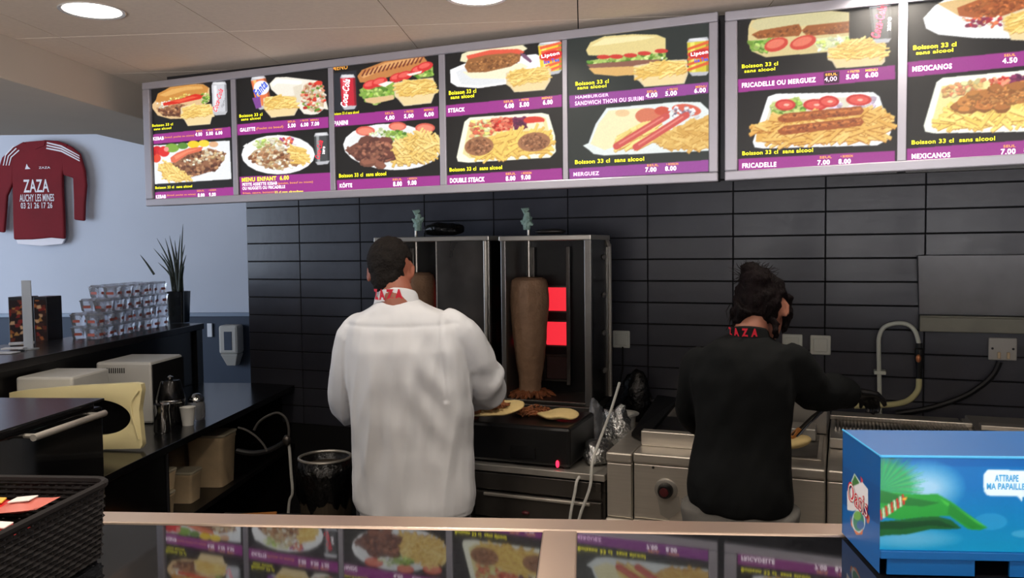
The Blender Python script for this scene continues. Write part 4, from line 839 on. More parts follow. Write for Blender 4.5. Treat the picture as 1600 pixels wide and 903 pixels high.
# foil and white dish left of the hob
t = thing('white_dish', 'shallow white dish on the low steel unit beside the hob', 'dish', (-.885, 3.5, .7615))
m = MB(); m.lathe([(.055, 0), (.058, .04), (.06, .09), (.075, .095), (.076, .10), (.055, .097), (.052, .03), (.001, .02)], n=24); m.build('bowl', 'white_plastic', t, smooth=True)
def crumple(name, c, r, mt, label, cat, seed, amp=.35, n=26, fr_=9):
    m = MB(); m.ball((0, 0, 0), r, n, n//2); o = m.build(name, mt, smooth='all'); rr = max(r)
    for v in o.data.vertices:
        p = v.co.copy(); k = noise.noise(p*(fr_/rr*.25)+Vector((seed, 0, 0))); k2 = noise.noise(p*(fr_/rr*.8)+Vector((0, seed, 0)))
        v.co = p*(1+amp*k+amp*.5*k2)
        v.co.z = max(v.co.z, -r[2]*.8)
    o.location = c; return tag(o, label, cat)
o = crumple('foil', (-.865, 3.06, .7615+.036), (.055, .10, .045), 'foil', 'crumpled aluminium foil between black grill box and hob', 'foil', 3)
crumple('foil', (-.85, 3.28, .7615+.072), (.06, .05, .09), 'foil', 'upright ball of crumpled foil leaning near the white dish', 'foil', 8, .5)
crumple('plastic_bag', (-.955, 3.34, .7615+.08), (.028, .06, .10), 'clear_plastic', 'clear crumpled plastic bag beside the black grill box', 'bag', 12, .3)
crumple('black_bag', (-.90, 3.84, .7615+.10), (.07, .05, .13), 'bin_bag', 'black plastic bag hanging by the tiles right of the kebab grill', 'bag', 5, .25)
# white looped cord
pts = [at_y(968, 598, 3.2), at_y(955, 640, 3.1), at_y(940, 680, 2.96), at_y(926, 720, 2.87), at_y(922, 760, 2.85), at_y(908, 800, 2.84), at_y(900, 830, 2.84)]
m = MB(); m.tube(smooth_path(pts), .0055, 8); tag(m.build('power_lead', 'cable_white', smooth=True), 'long white cord hanging in front of steel drawers right of grill', 'cord')
pts = [at_y(912, 738, 2.90), at_y(902, 750, 2.86), at_y(898, 770, 2.85), at_y(892, 800, 2.84), at_y(888, 830, 2.84)]
m = MB(); m.tube(smooth_path(pts), .0055, 8); tag(m.build('power_lead', 'cable_white', smooth=True), 'shorter white cord end left of the long hanging cord', 'cord')
# ---- black contact grill box with red light
gb = thing('contact_grill', 'black box grill with a red indicator light below the meat', 'grill', (-1.14, 2.89, .7605))
m = MB(); m.box((-.27, 0, .008), (.215, .33, .155)); m.build('body', 'black_metal', gb, bevel=.012)
m = MB(); m.box((-.02, -.004, .03), (.08, .003, .075)); m.build('control_plate', 'black_gloss', gb, bevel=.002)
p = at_y(871, 725, 2.885); m = MB(); m.ball((p.x, p.y, p.z), (.007, .004, .014)); m.build('indicator_light', 'led', gb, world=True, smooth=True)
for sx in (-.24, .19):
    for y in (.03, .3): m = MB(); m.lathe([(.015, 0), (.015, .009)], (sx, y, 0), 10); m.build('foot', 'black_matt', gb)
def bread(name, c, rx, ry, th, rz, label, seed, tilt=(0, 0)):
    m = MB(); m.ball((0, 0, 0), (rx, ry, th), 28, 12); o = m.build(name, 'flatbread', smooth='all')
    for v in o.data.vertices:
        p = v.co; v.co.z = p.z+.012*noise.noise(Vector((p.x*14+seed, p.y*14, 0)))+.35*(p.y**2)/ry*.3; v.co.x *= 1+.12*noise.noise(Vector((p.y*20, seed, 0)))
    o.location = c; o.rotation_euler = (tilt[0], tilt[1], rz); return tag(o, label, 'bread')
def scraps(name, c, rx, ry, h, n, label, seed):
    rr = random.Random(seed); m = MB()
    for _ in range(n):
        a = rr.uniform(0, 6.28); q = math.sqrt(rr.random()); x = rx*q*math.cos(a); y = ry*q*math.sin(a); z = h*(1-q)*rr.random()+.006
        L = rr.uniform(.008, .024); d = Vector((rr.uniform(-1, 1), rr.uniform(-1, 1), rr.uniform(-.4, .4))).normalized()*L
        m.tube([Vector((x, y, z))-d, Vector((x, y, z+.003)), Vector((x, y, z))+d], [.002, .0055, .002], 5)
    o = m.build(name, 'meat_cooked', smooth=True); o.location = c; return tag(o, label, 'meat', kind='stuff')
bread('flatbread', (-1.245, 2.97, .955), .105, .07, .011, .25, 'folded flatbread under the meat by the man\'s right elbow', 1, (.25, -.12))
scraps('carved_meat', (-1.275, 2.96, .962), .07, .055, .04, 130, 'carved kebab meat piled on the flatbread by the man', 4)
bread('flatbread', (-1.015, 3.02, .9365), .082, .045, .014, .1, 'pale rolled flatbread on the right of the black grill box', 5, (.1, 0))
scraps('carved_meat', (-1.13, 3.08, .918), .10, .06, .035, 150, 'loose carved meat shavings heaped on the black grill top', 9)
# ================================================================== VERTICAL KEBAB GRILLS
def lbx(t, name, mt, a, b, bev=0): m = MB(); m.box(a, b); return m.build(name, mt, t, bevel=bev)
def grill(x0, x1, y0, z0, z1, label, second):
    xc = (x0+x1)/2; w_ = (x1-x0)/2; D = .30; Z = z1-z0
    t = thing('kebab_grill', label, 'kebab grill', (xc, y0, z0))
    lbx(t, 'base', 'steel_dark', (-w_, -.02, 0), (w_, D, .03), .004)
    lbx(t, 'drip_pan', 'steel_dark', (-w_+.02, .0, .03), (w_-.02, D-.03, .045), .004)
    lbx(t, 'top_plate', 'steel', (-w_-.004, -.012, Z-.022), (w_+.004, D, Z), .003)
    lbx(t, 'side_wall', 'steel_mid', (-w_, .022, .03), (-w_+.012, D, Z-.02)); 
    lbx(t, 'side_wall', 'black_gloss', (w_-.012, .022, .03), (w_, D, Z-.02))
    lbx(t, 'back_wall', 'black_metal', (-w_+.012, D-.03, .03), (w_-.012, D, Z-.02))
    lbx(t, 'post', 'steel_mid', (-w_, 0, .03), (-w_+.022, .022, Z-.02), .002); lbx(t, 'post', 'steel_mid', (w_-.030, 0, .03), (w_, .022, Z-.02), .002)
    lbx(t, 'inner_post', 'steel_dark', (.022, D-.075, .08), (.040, D-.06, Z-.05), .002); lbx(t, 'inner_post', 'steel_dark', (-w_+.05, D-.06, .12), (-w_+.07, D-.04, Z-.05), .002)
    # rounded rear corner strip
    m = MB(); m.tube(smooth_path([(w_+.004, D-.02, .03), (w_+.004, D-.02, Z-.12), (w_+.002, D-.03, Z-.04), (w_-.01, D-.06, Z-.015)]), .012, 8); m.build('corner_strip', 'steel', t, smooth=True)
    for k in range(4): m = MB(); m.ball((w_+.003, .20, .16+k*.17), (.006, .03, .012)); m.build('hinge', 'steel_worn', t, smooth=True)
    # burners: two columns, three rows; the lower row is off
    for i, z in enumerate((.475, .315, .155)):
        for sx in (-1, 1):
            cx = sx*.062-.095; b = lbx(t, 'burner', 'burner' if i < 2 else 'burner_off', (cx-.052, D-.052, z-.054), (cx+.052, D-.034, z+.054), .004)
            m = MB()
            for a, c_ in (((cx-.06, D-.06, z-.062), (cx+.06, D-.04, z-.055)), ((cx-.06, D-.06, z+.055), (cx+.06, D-.04, z+.062)), ((cx-.06, D-.06, z-.055), (cx-.053, D-.04, z+.055)), ((cx+.053, D-.06, z-.055), (cx+.06, D-.04, z+.055))): m.box(a, c_)
            m.build('burner_frame', 'steel_dark', b)
    if second:       # closed wing on the right half
        lbx(t, 'wing_door', 'steel_dark', (.035, -.014, .03), (w_-.012, -.004, Z-.022), .002); lbx(t, 'wing_edge', 'steel', (w_-.020, -.018, .03), (w_-.008, -.002, Z-.022), .002); lbx(t, 'wing_edge', 'steel', (.032, -.016, .03), (.038, -.002, Z-.022))
    return t
MG = grill(-1.41, -.995, 3.42, .865, 1.633, 'right kebab grill with open front and glowing red burners', False)
MG2 = grill(-2.045, -1.466, 3.42, .865, 1.636, 'left kebab grill with steel wing door, behind the man', True)
for t, x in ((MG, -1.20), (MG2, -1.76)): lbx(t, 'stand', 'steel_dark', (-.2, .0, -.104), (.2, .26, 0), .003)
def meat_cone(x, y, ztop, zbot, label, scale=1, base=True):
    t = thing('kebab_cone', label, 'meat', (x, y, zbot))
    Z = ztop-zbot; prof = [(.02, 1.0), (.062, .995), (.078, .975), (.085, .93), (.088, .86), (.087, .76), (.082, .62), (.076, .48), (.067, .35), (.059, .24), (.053, .17), (.050, .11), (.052, .05)]
    m = MB(); n = 72; P_ = []
    for i in range(len(prof)-1):
        for k in range(6): f_ = k/6; P_.append((prof[i][0]*(1-f_)+prof[i+1][0]*f_, prof[i][1]*(1-f_)+prof[i+1][1]*f_))
    P_.append(prof[-1]); m.lathe([(r*scale, z*Z) for r, z in P_][::-1], n=n)
    o = m.build('meat', 'meat', t, smooth='all')
    for v in o.data.vertices:
        p = v.co; f_ = p.z/Z; a = math.atan2(p.y, p.x); lay = .004*(abs(math.sin(p.z*120))**3) if f_ < .5 else .0015
        flute = .006*max(0, .5-f_)*2*math.sin(a*7+1.5*noise.noise(Vector((a, p.z*6, 0))))
        k = 1+(.04*noise.noise(Vector((p.x*28, p.y*28, p.z*14)))+flute*12*.2-lay*2); v.co.x *= k; v.co.y *= k
    m = MB(); rr = random.Random(3)
    for _ in range(150):
        a = rr.uniform(0, 6.28); r = rr.uniform(.03, .105)*scale; z = .045*Z*(1.3-r/.11)+rr.uniform(0, .015); d = Vector((math.cos(a), math.sin(a), -.4))*rr.uniform(.01, .022)
        p = Vector((r*math.cos(a), r*math.sin(a), z)); m.tube([p-d, p, p+d], [.003, .009, .003], 5)
    tag(m.build('meat_skirt', 'meat_cooked', t, smooth=True), kind='stuff')
    m = MB(); m.lathe([(.055, 0), (.06, .004), (.06, .007), (.001, .008)], n=24); m.build('disc', 'steel_dark', t)
    m = MB(); m.tube([(0, 0, -.09), (0, 0, ztop-zbot+.235)], .007, 10); m.build('spit', 'steel', t, smooth=True)
    return t
P = at_y(829, 436, 3.54); Pb = at_y(828, 617, 3.54)
meat_cone(P.x-.005, 3.535, P.z+.01, Pb.z-.01, 'tall brown kebab cone turning in the right grill')
P = at_y(652, 425, 3.54); meat_cone(P.x, 3.535, P.z, Pb.z-.01, 'kebab cone in the left grill, mostly behind the man\'s head')
def wrap_knot(px, py, y, label, seed):
    P = at_y(px, py, y); t = MB(); rr = random.Random(seed)
    t.tube([P+Vector((0, 0, -.035)), P+Vector((0, 0, .01)), P+Vector((.004, 0, .045))], [.016, .02, .012], 8)
    for k in range(7):
        a = k*.9; d = Vector((math.cos(a)*.03, math.sin(a)*.02, .02*rr.uniform(-1, 1.5))); t.tube([P, P+d*.6, P+d], [.014, .012, .004], 5)
    t.tube([P+Vector((.0, 0, .04)), P+Vector((-.012, 0, .055)), P+Vector((.012, 0, .06))], [.014, .017, .006], 6)
    return tag(t.build('wrapped_spit_end', 'green_wrap', smooth=True), label, 'wrapping')
wrap_knot(823, 347, 3.53, 'green-tinted foil knot on top of the right kebab spit', 1)
wrap_knot(653, 349, 3.53, 'green-tinted foil knot on top of the left kebab spit', 2)
P = at_y(690, 358, 3.56); crumple('black_bag', (P.x, 3.58, 1.670), (.115, .07, .034), 'bin_bag', 'black plastic bag lying on top of the left kebab grill', 'bag', 21, .25)
P = at_y(858, 358, 3.56); crumple('spit_tray', (P.x, 3.58, 1.652), (.075, .05, .014), 'steel_dark', 'flat dark scraper pan on top of the right kebab grill', 'pan', 2, .1)
# ================================================================== LEFT SIDE: BAR AND APPLIANCES (grid-turned)
BZ = 1.15; BG0, BG1, BGD0, BGD1 = -2.63, -2.27, 1.7, 4.82
bar = thing('bar', 'long black raised bar carrying clear tubs and the plant', 'bar', g2w(-2.27, 3, 0), GA)
def gl(gt, gd, z): return (gt+2.27, gd-3, z)
def gbox(t, name, mt, a, b, bev=0, base=(-2.27, 3, 0)):
    m = MB(); m.box((a[0]-base[0], a[1]-base[1], a[2]-base[2]), (b[0]-base[0], b[1]-base[1], b[2]-base[2])); return m.build(name, mt, t, bevel=bev)
gbox(bar, 'bar_top', 'bar_top', (BG0, BGD0, BZ-.035), (BG1, BGD1, BZ), .003)
gbox(bar, 'front_panel', 'black_wood', (-2.33, BGD0+.02, 0), (-2.30, BGD1-.03, BZ-.035))
gbox(bar, 'back_panel', 'black_wood', (-2.60, BGD0+.02, 0), (-2.58, BGD1-.03, BZ-.035))
gbox(bar, 'end_panel', 'black_wood', (-2.61, BGD1-.03, 0), (-2.28, BGD1-.005, BZ-.035), .002)
gbox(bar, 'end_post', 'black_metal', (-2.30, BGD1-.09, 0), (-2.275, BGD1-.032, BZ-.035), .002)
# base cabinet with worktop
WZ = .80; cab = thing('base_cabinet', 'black base cabinet with open shelves under the cream oven door', 'cabinet', g2w(-1.68, 3.2, 0), GA)
cb = (-1.68, 3.2, 0)
gbox(cab, 'worktop', 'black_gloss', (-2.29, 1.66, WZ-.03), (-1.67, 4.75, WZ), .003, cb)
gbox(cab, 'door', 'black_gloss', (-1.70, 1.7, .1), (-1.682, 3.19, WZ-.035), .002, cb)
gbox(cab, 'divider', 'black_metal', (-2.27, 3.195, .0), (-1.68, 3.215, WZ-.03), 0, cb); gbox(cab, 'edge_trim', 'alu_dark', (-1.68, 3.193, .02), (-1.675, 3.2, WZ-.03), 0, cb)
gbox(cab, 'shelf', 'black_wood', (-2.27, 3.215, .43), (-1.68, 4.7, .455), .002, cb); gbox(cab, 'back_panel', 'black_wood', (-2.285, 1.7, 0), (-2.27, 4.7, WZ-.03), 0, cb)
gbox(cab, 'side_panel', 'black_wood', (-2.27, 4.7, 0), (-1.68, 4.72, WZ-.03), 0, cb); gbox(cab, 'side_panel', 'black_wood', (-2.27, 1.68, 0), (-1.68, 1.7, WZ-.03), 0, cb)
gbox(cab, 'plinth', 'black_matt', (-2.27, 1.7, 0), (-1.74, 3.19, .1), 0, cb)
# food tubs on the open shelf
def tub(P, w_, d_, h, label, rz=GA):
    t = thing('food_tub', label, 'tub', P, rz); rr = []
    m = MB(); z = [(0, .86), (h*.9, .97), (h*.92, 1.0), (h, 1.0)]
    for zz, s_ in z: rr.append([Vector((x, y, zz)) for x, y in ringpts(w_/2*s_, d_/2*s_, min(w_, d_)*.12, 4)])
    n = len(rr[0]); vs = [p for r in rr for p in r]; fs = [tuple(range(n))[::-1]]+[(i*n+k, i*n+(k+1) % n, (i+1)*n+(k+1) % n, (i+1)*n+k) for i in range(3) for k in range(n)]+[tuple(3*n+k for k in range(n))]
    m.add(vs, fs); m.build('body', 'tan_plastic', t, smooth=True)
    m = MB(); m.prism(ringpts(w_/2*1.05, d_/2*1.05, min(w_, d_)*.14, 4), (0, 0, h), (1, 0, 0), (0, 1, 0), (0, 0, 1), .012); m.build('lid', 'lid_plastic', t, bevel=.004); return t
SH = .456
for px, py, gd, w_, h, lab, st in ((294, 790, 3.33, .12, .10, 'tan tub at the front left of the shelf, nearest the divider', 0), (294, 750, 3.36, .11, .075, 'small tan tub stacked on the front left tub', .114), (318, 760, 3.58, .12, .13, 'tan tub with clear lid standing behind the stacked pair', 0), (337, 720, 3.86, .19, .24, 'large tan tub with clear lid, tallest on the shelf', 0), (288, 715, 3.98, .12, .19, 'tan tub at the back left of the shelf', 0)):
    g_ = w2g(at_gd(px, py, gd)); tub(g2w(min(g_.x, -1.80 if gd < 3.95 else -2.02), gd, SH+st), w_, w_*.9, h, lab)
P = at_gd(362, 788, 3.1)
g_ = w2g(P); t = MB(); t.box((-.13, -.035, 0), (.13, .035, .02)); o = t.build('cutting_board', 'orange_wood', bevel=.004); o.location = g2w(-1.40, 3.28, .47); o.rotation_euler = (0, 0, GA+.25); tag(o, 'orange-brown wooden board on the low steel rack by the bin', 'board')
rk = thing('low_rack', 'low steel rack behind the counter edge left of the bin', 'rack', g2w(-1.36, 3.30, 0), GA)
for y in (-.08, 0, .08): m = MB(); m.box((-.17, y-.012, .44), (.17, y+.012, .468)); m.build('bar', 'steel_dark', rk, bevel=.004)
for x in (-.15, .15):
    m = MB(); m.box((x-.012, -.09, .425), (x+.012, .09, .44)); m.build('cross_bar', 'steel_dark', rk)
    for y in (-.08, .08): m = MB(); m.tube([(x, y, 0), (x, y, .43)], .01, 8); m.build('leg', 'steel_dark', rk)
# black oven
ov = thing('countertop_oven', 'black countertop oven with long steel handle behind the basket', 'oven', g2w(-1.39, 2.3, WZ), GA); ob = (-1.39, 2.3, WZ)
gbox(ov, 'body', 'black_metal', (-1.93, 1.72, WZ+.02), (-1.42, 2.3, 1.15), .008, ob); gbox(ov, 'door', 'dark_glass', (-1.42, 1.73, WZ+.03), (-1.392, 2.29, 1.135), .004, ob)
gbox(ov, 'top_plate', 'black_gloss', (-1.93, 1.72, 1.15), (-1.39, 2.3, 1.157), .002, ob)
m = MB(); m.tube([(.035, -.37, .325), (.035, -.06, .325)], .009, 10); h_ = m.build('handle', 'steel_worn', ov, smooth=True)
for y in (-.35, -.08): m = MB(); m.tube([(-.003, y, .325), (.035, y, .325)], .006, 8); m.build('handle_stub', 'steel_worn', h_)
for x, y in ((-.05, -.05), (-.05, -.53), (-.48, -.05), (-.48, -.53)): m = MB(); m.lathe([(.014, 0), (.014, .021)], (x, y, 0), 10); m.build('foot', 'black_matt', ov)
# microwave with its door open
mw = thing('microwave', 'white microwave with its cream door swung open toward the counter', 'microwave', g2w(-1.93, 3.13, WZ), GA); mb = (-1.93, 3.13, WZ)
gbox(mw, 'body', 'white_plastic', (-2.27, 3.14, WZ+.012), (-2.03, 3.40, 1.085), .01, mb)
for x, y in ((-.14, .05), (-.14, .22), (-.3, .05), (-.3, .22)): m = MB(); m.lathe([(.014, 0), (.014, .013)], (x, y, 0), 10); m.build('foot', 'black_matt', mw)
ptsd = [(10, 612), (120, 603), (219, 598), (222, 606), (217, 640), (220, 672), (223, 701), (140, 715), (10, 730)]
dpl = [w2g(at_gd(x, y, 3.1)) for x, y in ptsd]; outer = [(p.x+1.93, p.z-WZ) for p in dpl]; outer = [(max(a, -.34), max(b, .004)) for a, b in outer]
cw = w2g(at_gd(150, 652, 3.1)); cxx, czz = cw.x+1.93, cw.z-WZ; rxx = w2g(at_gd(205, 652, 3.1)).x+1.93-cxx; n = 36
hole = [(cxx+rxx*math.cos(2*math.pi*k/n), czz+.072*math.sin(2*math.pi*k/n)) for k in range(n)]
def on_outline(cx_, cz_, a, poly):
    dx, dz = math.cos(a), math.sin(a); best = None
    for i in range(len(poly)):
        (x1, z1), (x2, z2) = poly[i], poly[(i+1) % len(poly)]; ex, ez = x2-x1, z2-z1; den = dx*ez-dz*ex
        if abs(den) < 1e-12: continue
        t_ = ((x1-cx_)*ez-(z1-cz_)*ex)/den; u_ = ((x1-cx_)*dz-(z1-cz_)*dx)/den
        if t_ > 0 and -1e-6 <= u_ <= 1+1e-6 and (best is None or t_ < best): best = t_
    return (cx_+dx*best, cz_+dz*best)
n = 72; hole = [(cxx+rxx*math.cos(2*math.pi*k/n), czz+.072*math.sin(2*math.pi*k/n)) for k in range(n)]; outl = [on_outline(cxx, czz, 2*math.pi*k/n, outer) for k in range(n)]
m = MB(); vs = []
for y in (-.035, 0):
    vs += [(a, y, b) for a, b in hole]; vs += [((a*.55+c_*.45), y-(.006 if y < 0 else 0), (b*.55+d*.45)) for (a, b), (c_, d) in zip(hole, outl)]; vs += [(a, y+(.006 if y < 0 else 0), b) for a, b in outl]
fs = []
for b in (0, 3*n):
    for r_ in (0, n):
        for k in range(n): fs.append((b+r_+k, b+r_+(k+1) % n, b+r_+n+(k+1) % n, b+r_+n+k))
for k in range(n): fs.append((k, 3*n+k, 3*n+(k+1) % n, (k+1) % n)); fs.append((2*n+k, 2*n+(k+1) % n, 5*n+(k+1) % n, 5*n+k))
m.add(vs, fs); dr_ = m.build('door', 'cream_plastic', mw, smooth=True)
m = MB(); m.prism(hole, (0, -.012, 0), (1, 0, 0), (0, 0, 1), (0, -1, 0), .006); m.build('window', 'dark_glass', dr_)
m = MB(); q0, q1 = outer[2], outer[5]; m.tube(smooth_path([(q0[0]-.004, -.037, q0[1]-.03), (q0[0]-.035, -.044, (q0[1]+q1[1])/2), (q1[0]-.006, -.037, q1[1]-.035)]), .004, 6); m.build('handle_ridge', 'cream_plastic', dr_, smooth=True)
# white vented appliance behind
va = thing('bread_machine', 'white boxy appliance with row of vent slots behind the cream door', 'appliance', g2w(-1.78, 3.6, WZ), GA); vb = (-1.78, 3.6, WZ)
x1_ = w2g(at_gd(237, 600, 3.6)).x; x0_ = w2g(at_gd(150, 600, 3.6)).x; zt_ = at_gd(200, 566, 3.6).z
gbox(va, 'body', 'white_plastic', (x0_, 3.6, WZ+.001), (x1_, 3.9, zt_), .012, vb); gbox(va, 'side_strip', 'black_matt', (x1_+.0005, 3.605, WZ+.01), (x1_+.006, 3.895, zt_-.012), 0, vb)
for k in range(11):
    a_ = w2g(at_gd(161+k*3.3, 579, 3.6)); m = MB(); m.box((a_.x+1.78-.002, -.002, a_.z-WZ-.012), (a_.x+1.78+.002, .002, a_.z-WZ+.012)); m.build('vent_slot', 'black_matt', va)
# small things on the worktop
def lth(name, mt, prof, P, label, cat, parts=()):
    t = thing(name, label, cat, P, GA)
    m = MB(); m.lathe(prof, n=24); m.build('body', mt, t, smooth=True)
    for nm, mt2, pr in parts: m = MB(); m.lathe(pr, n=24); m.build(nm, mt2, t, smooth=True)
    return t
def onw(px, py): P = at_z(px, py, WZ); return (P.x, P.y, WZ)
lth('sugar_shaker', 'clear_plastic', [(.035, 0), (.04, .01), (.04, .07), (.034, .085), (.001, .085)], onw(307, 655), 'glass shaker with chrome lid on the dark worktop', 'shaker', [('lid', 'chrome', [(.036, .085), (.036, .10), (.03, .108), (.018, .12), (.001, .122)])])
lth('paper_cup', 'white_plastic', [(.024, 0), (.034, .08), (.035, .082), (.03, .08), (.001, .01)], onw(294, 664), 'small white cup beside the glass shaker', 'cup')
lth('coffee_pot', 'black_gloss', [(.05, 0), (.06, .02), (.062, .12), (.045, .19), (.04, .2), (.001, .205)], onw(268, 662), 'black round pot with chrome band behind the white appliance', 'pot', [('band', 'chrome', [(.0625, .1), (.0635, .103), (.0635, .112), (.0625, .115)]), ('knob', 'chrome', [(.012, .205), (.014, .215), (.001, .222)])])
lth('steel_jug', 'chrome', [(.03, 0), (.036, .01), (.03, .1), (.034, .125), (.03, .12), (.001, .1)], onw(254, 676), 'small shiny steel jug at the edge of the white appliance', 'jug')
# cable loops
pts = [at_gd(x, y, 3.6) for x, y in ((372, 668), (385, 672), (400, 682), (412, 695), (417, 705))]
m = MB(); m.tube(smooth_path(pts), .005, 6); tag(m.build('cable', 'cable_grey', smooth=True), 'thin grey cable curving down from the black worktop', 'cable')
t = thing('wall_hose', 'looped dark hose with pale downpipe left of the waste bin', 'hose', at_gd(450, 797, 3.75))
pts = [at_gd(x, y, 3.75) for x, y in ((397, 672), (404, 660), (418, 650), (434, 645), (446, 653), (451, 668), (451, 684))]
m = MB(); m.tube(smooth_path(pts), .006, 8); m.build('loop', 'cable_grey', t, smooth=True, world=True)
pts = [at_gd(x, y, 3.75) for x, y in ((370, 704), (395, 708), (420, 704), (440, 694), (449, 686))]
m = MB(); m.tube(smooth_path(pts), .013, 8); m.build('thick_hose', 'cable_black', t, smooth=True, world=True)
pts = [at_gd(x, y, 3.75) for x, y in ((448, 684), (452, 700), (455, 740), (457, 770), (452, 785), (449, 830))]
m = MB(); m.tube(smooth_path(pts), .007, 8); m.build('downpipe', 'cable_white', t, smooth=True, world=True)
m = MB(); m.ball(at_gd(448, 688, 3.74), (.02, .018, .026)); m.build('coupling', 'steel_dark', t, smooth=True, world=True)
# waste bin
gx_ = w2g(at_gd(508, 715, 3.55)); bz = .665
bn = thing('waste_bin', 'round waste bin lined with a black bag left of the man', 'bin', g2w(gx_.x, 3.55, 0), 0)
m = MB(); m.lathe([(.105, 0), (.105, .02), (.108, .03), (.112, bz-.09), (.112, bz-.03)], n=32); m.build('body', 'bin_body', bn, smooth=True)
m = MB(); n = 48; vs = []; prof = [(.108, bz-.2), (.124, bz-.15), (.127, bz-.06), (.118, bz), (.10, bz-.004), (.095, bz-.1)]
m.lathe(prof, n=48, cap=False); o = m.build('bin_bag', 'bin_bag', bn, smooth='all')
for v in o.data.vertices:
    a = math.atan2(v.co.y, v.co.x); k = 1+.05*math.sin(a*13+v.co.z*20)*(1 if v.co.z < bz-.03 else .1)+.03*noise.noise(v.co*30); v.co.x *= k; v.co.y *= k; v.co.z += .02*math.sin(a*5)*(v.co.z < bz-.17)
m = MB(); m.tube([(.112*math.cos(a/32*6.2832), .112*math.sin(a/32*6.2832), bz+.004) for a in range(33)], .007, 8); m.build('rim', 'steel_worn', bn, smooth=True)
# ---- on the bar
def onbar(px, py): P = at_z(px, py, BZ); return P
proto = None; rr = random.Random(11); LB = ['']; ROWN = ['bottom', 'second', 'third', 'top']
def cup_box(P, first):
    global proto
    if proto is None:
        t = thing('clear_tub', LB[0], 'tub', P, GA, 'clear printed tubs stacked on the bar'); proto = t
        w_, d_, h = .074, .074, .051
        m = MB(); rrg = []
        for zz, s_ in ((0, .8), (.006, .86), (h*.85, .98), (h, 1.0)): rrg.append([Vector((x, y, zz)) for x, y in ringpts(w_/2*s_, d_/2*s_, .014, 3)])
        n = len(rrg[0]); vs = [p for r in rrg for p in r]; m.add(vs, [tuple(range(n))[::-1]]+[(i*n+k, i*n+(k+1) % n, (i+1)*n+(k+1) % n, (i+1)*n+k) for i in range(3) for k in range(n)]); m.build('body', 'clear_plastic', t, smooth=True)
        m = MB()
        for zz, s_ in ((h, 1.07), (h+.004, 1.07), (h+.008, .9), (h+.014, .84)): pass
        rrg = [[Vector((x, y, zz)) for x, y in ringpts(w_/2*s_, d_/2*s_, .014, 3)] for zz, s_ in ((h, 1.07), (h+.004, 1.06), (h+.006, .9), (h+.013, .82))]
        vs = [p for r in rrg for p in r]; m.add(vs, [tuple(range(n))[::-1]]+[(i*n+k, i*n+(k+1) % n, (i+1)*n+(k+1) % n, (i+1)*n+k) for i in range(3) for k in range(n)]+[tuple(3*n+k for k in range(n))]); m.build('lid', 'clear_plastic', t, smooth=True)
        m = MB(); m.box((-.018, -.0345, .016), (.018, -.033, .030)); m.build('print', 'spotted', t); m = MB(); m.box((.033, -.018, .016), (.0345, .018, .030)); m.build('print', 'spotted', t)
        return t
    c = copy_tree(proto); c['label'] = LB[0]; c.location = P; c.rotation_euler = (0, 0, GA+rr.uniform(-.25, .25)); return c
A0 = w2g(onbar(146, 531)); A1 = w2g(onbar(262, 508)); cnt_ = 0
for row in range(4):
    n = (8, 8, 7, 6)[row]
    for i in range(n):
        f_ = (i+(8-n)*.9+.3)/8; gt = A0.x*(1-f_)+A1.x*f_; gd = A0.y*(1-f_)+A1.y*f_
        LB[0] = 'clear plastic tub with reddish print, front line of the '+ROWN[row]+' layer on the bar'; cup_box(g2w(gt+rr.uniform(-.004, .004)-.02, gd+.02, BZ+row*.0655), False)
        LB[0] = 'clear plastic tub with reddish print, rear line of the '+ROWN[row]+' layer on the bar'
        if i < n-1: cup_box(g2w(gt+rr.uniform(-.004, .004)-.115, gd+.05, BZ+row*.0655), False)
# plant
pp = w2g(onbar(283, 505)); PX = pp.x-.04; PY = A1.y+.18
pl = thing('potted_plant', 'spiky dark green plant in a black pot at the bar end', 'plant', g2w(PX, PY, BZ), GA)
ph = .19
m = MB(); rrg = [[Vector((x, y, zz)) for x, y in ringpts(.055*s_, .055*s_, .012, 4)] for zz, s_ in ((0, .85), (ph, 1.0), (ph, .9), (ph-.02, .88))]
n = len(rrg[0]); m.add([p for r in rrg for p in r], [tuple(range(n))[::-1]]+[(i*n+k, i*n+(k+1) % n, (i+1)*n+(k+1) % n, (i+1)*n+k) for i in range(3) for k in range(n)]+[tuple(3*n+k for k in range(n))]); m.build('pot', 'pot', pl, smooth=True)
base = Vector((0, 0, ph-.01)); R3 = Matrix.Rotation(-GA, 3, 'Z'); org = g2w(PX, PY, BZ)
tips = [(286, 350), (282, 366), (245, 372), (240, 388), (258, 372), (265, 368), (273, 375), (289, 382), (291, 398), (252, 395), (262, 390), (277, 392), (219, 398), (284, 372), (268, 380), (256, 404), (288, 415), (247, 410)]
for i, (tx, ty) in enumerate(tips):
    T_ = R3@(at_gd(tx, ty, PY+rr.uniform(-.05, .05))-org); b0 = base+Vector((rr.uniform(-.02, .02), rr.uniform(-.02, .02), 0)); b0.x += (T_.x-b0.x)*.08
    if i == 12: b0 = R3@(at_gd(241, 429, PY)-org)
    mid = (b0+T_)/2+(Vector((-(T_.x)*.12, 0, .02)) if i != 12 else Vector((0, 0, .004))); m = MB(); ps = smooth_path([b0, mid, T_], 5)
    m.tube(ps, [(.0065*(1-(k/(len(ps)-1))**2)+.0006, .0022*(1-(k/(len(ps)-1))**2)+.0004) for k in range(len(ps))], 6, hint=(1, .2, 0)); m.build('leaf', 'leaf', pl, smooth=True)
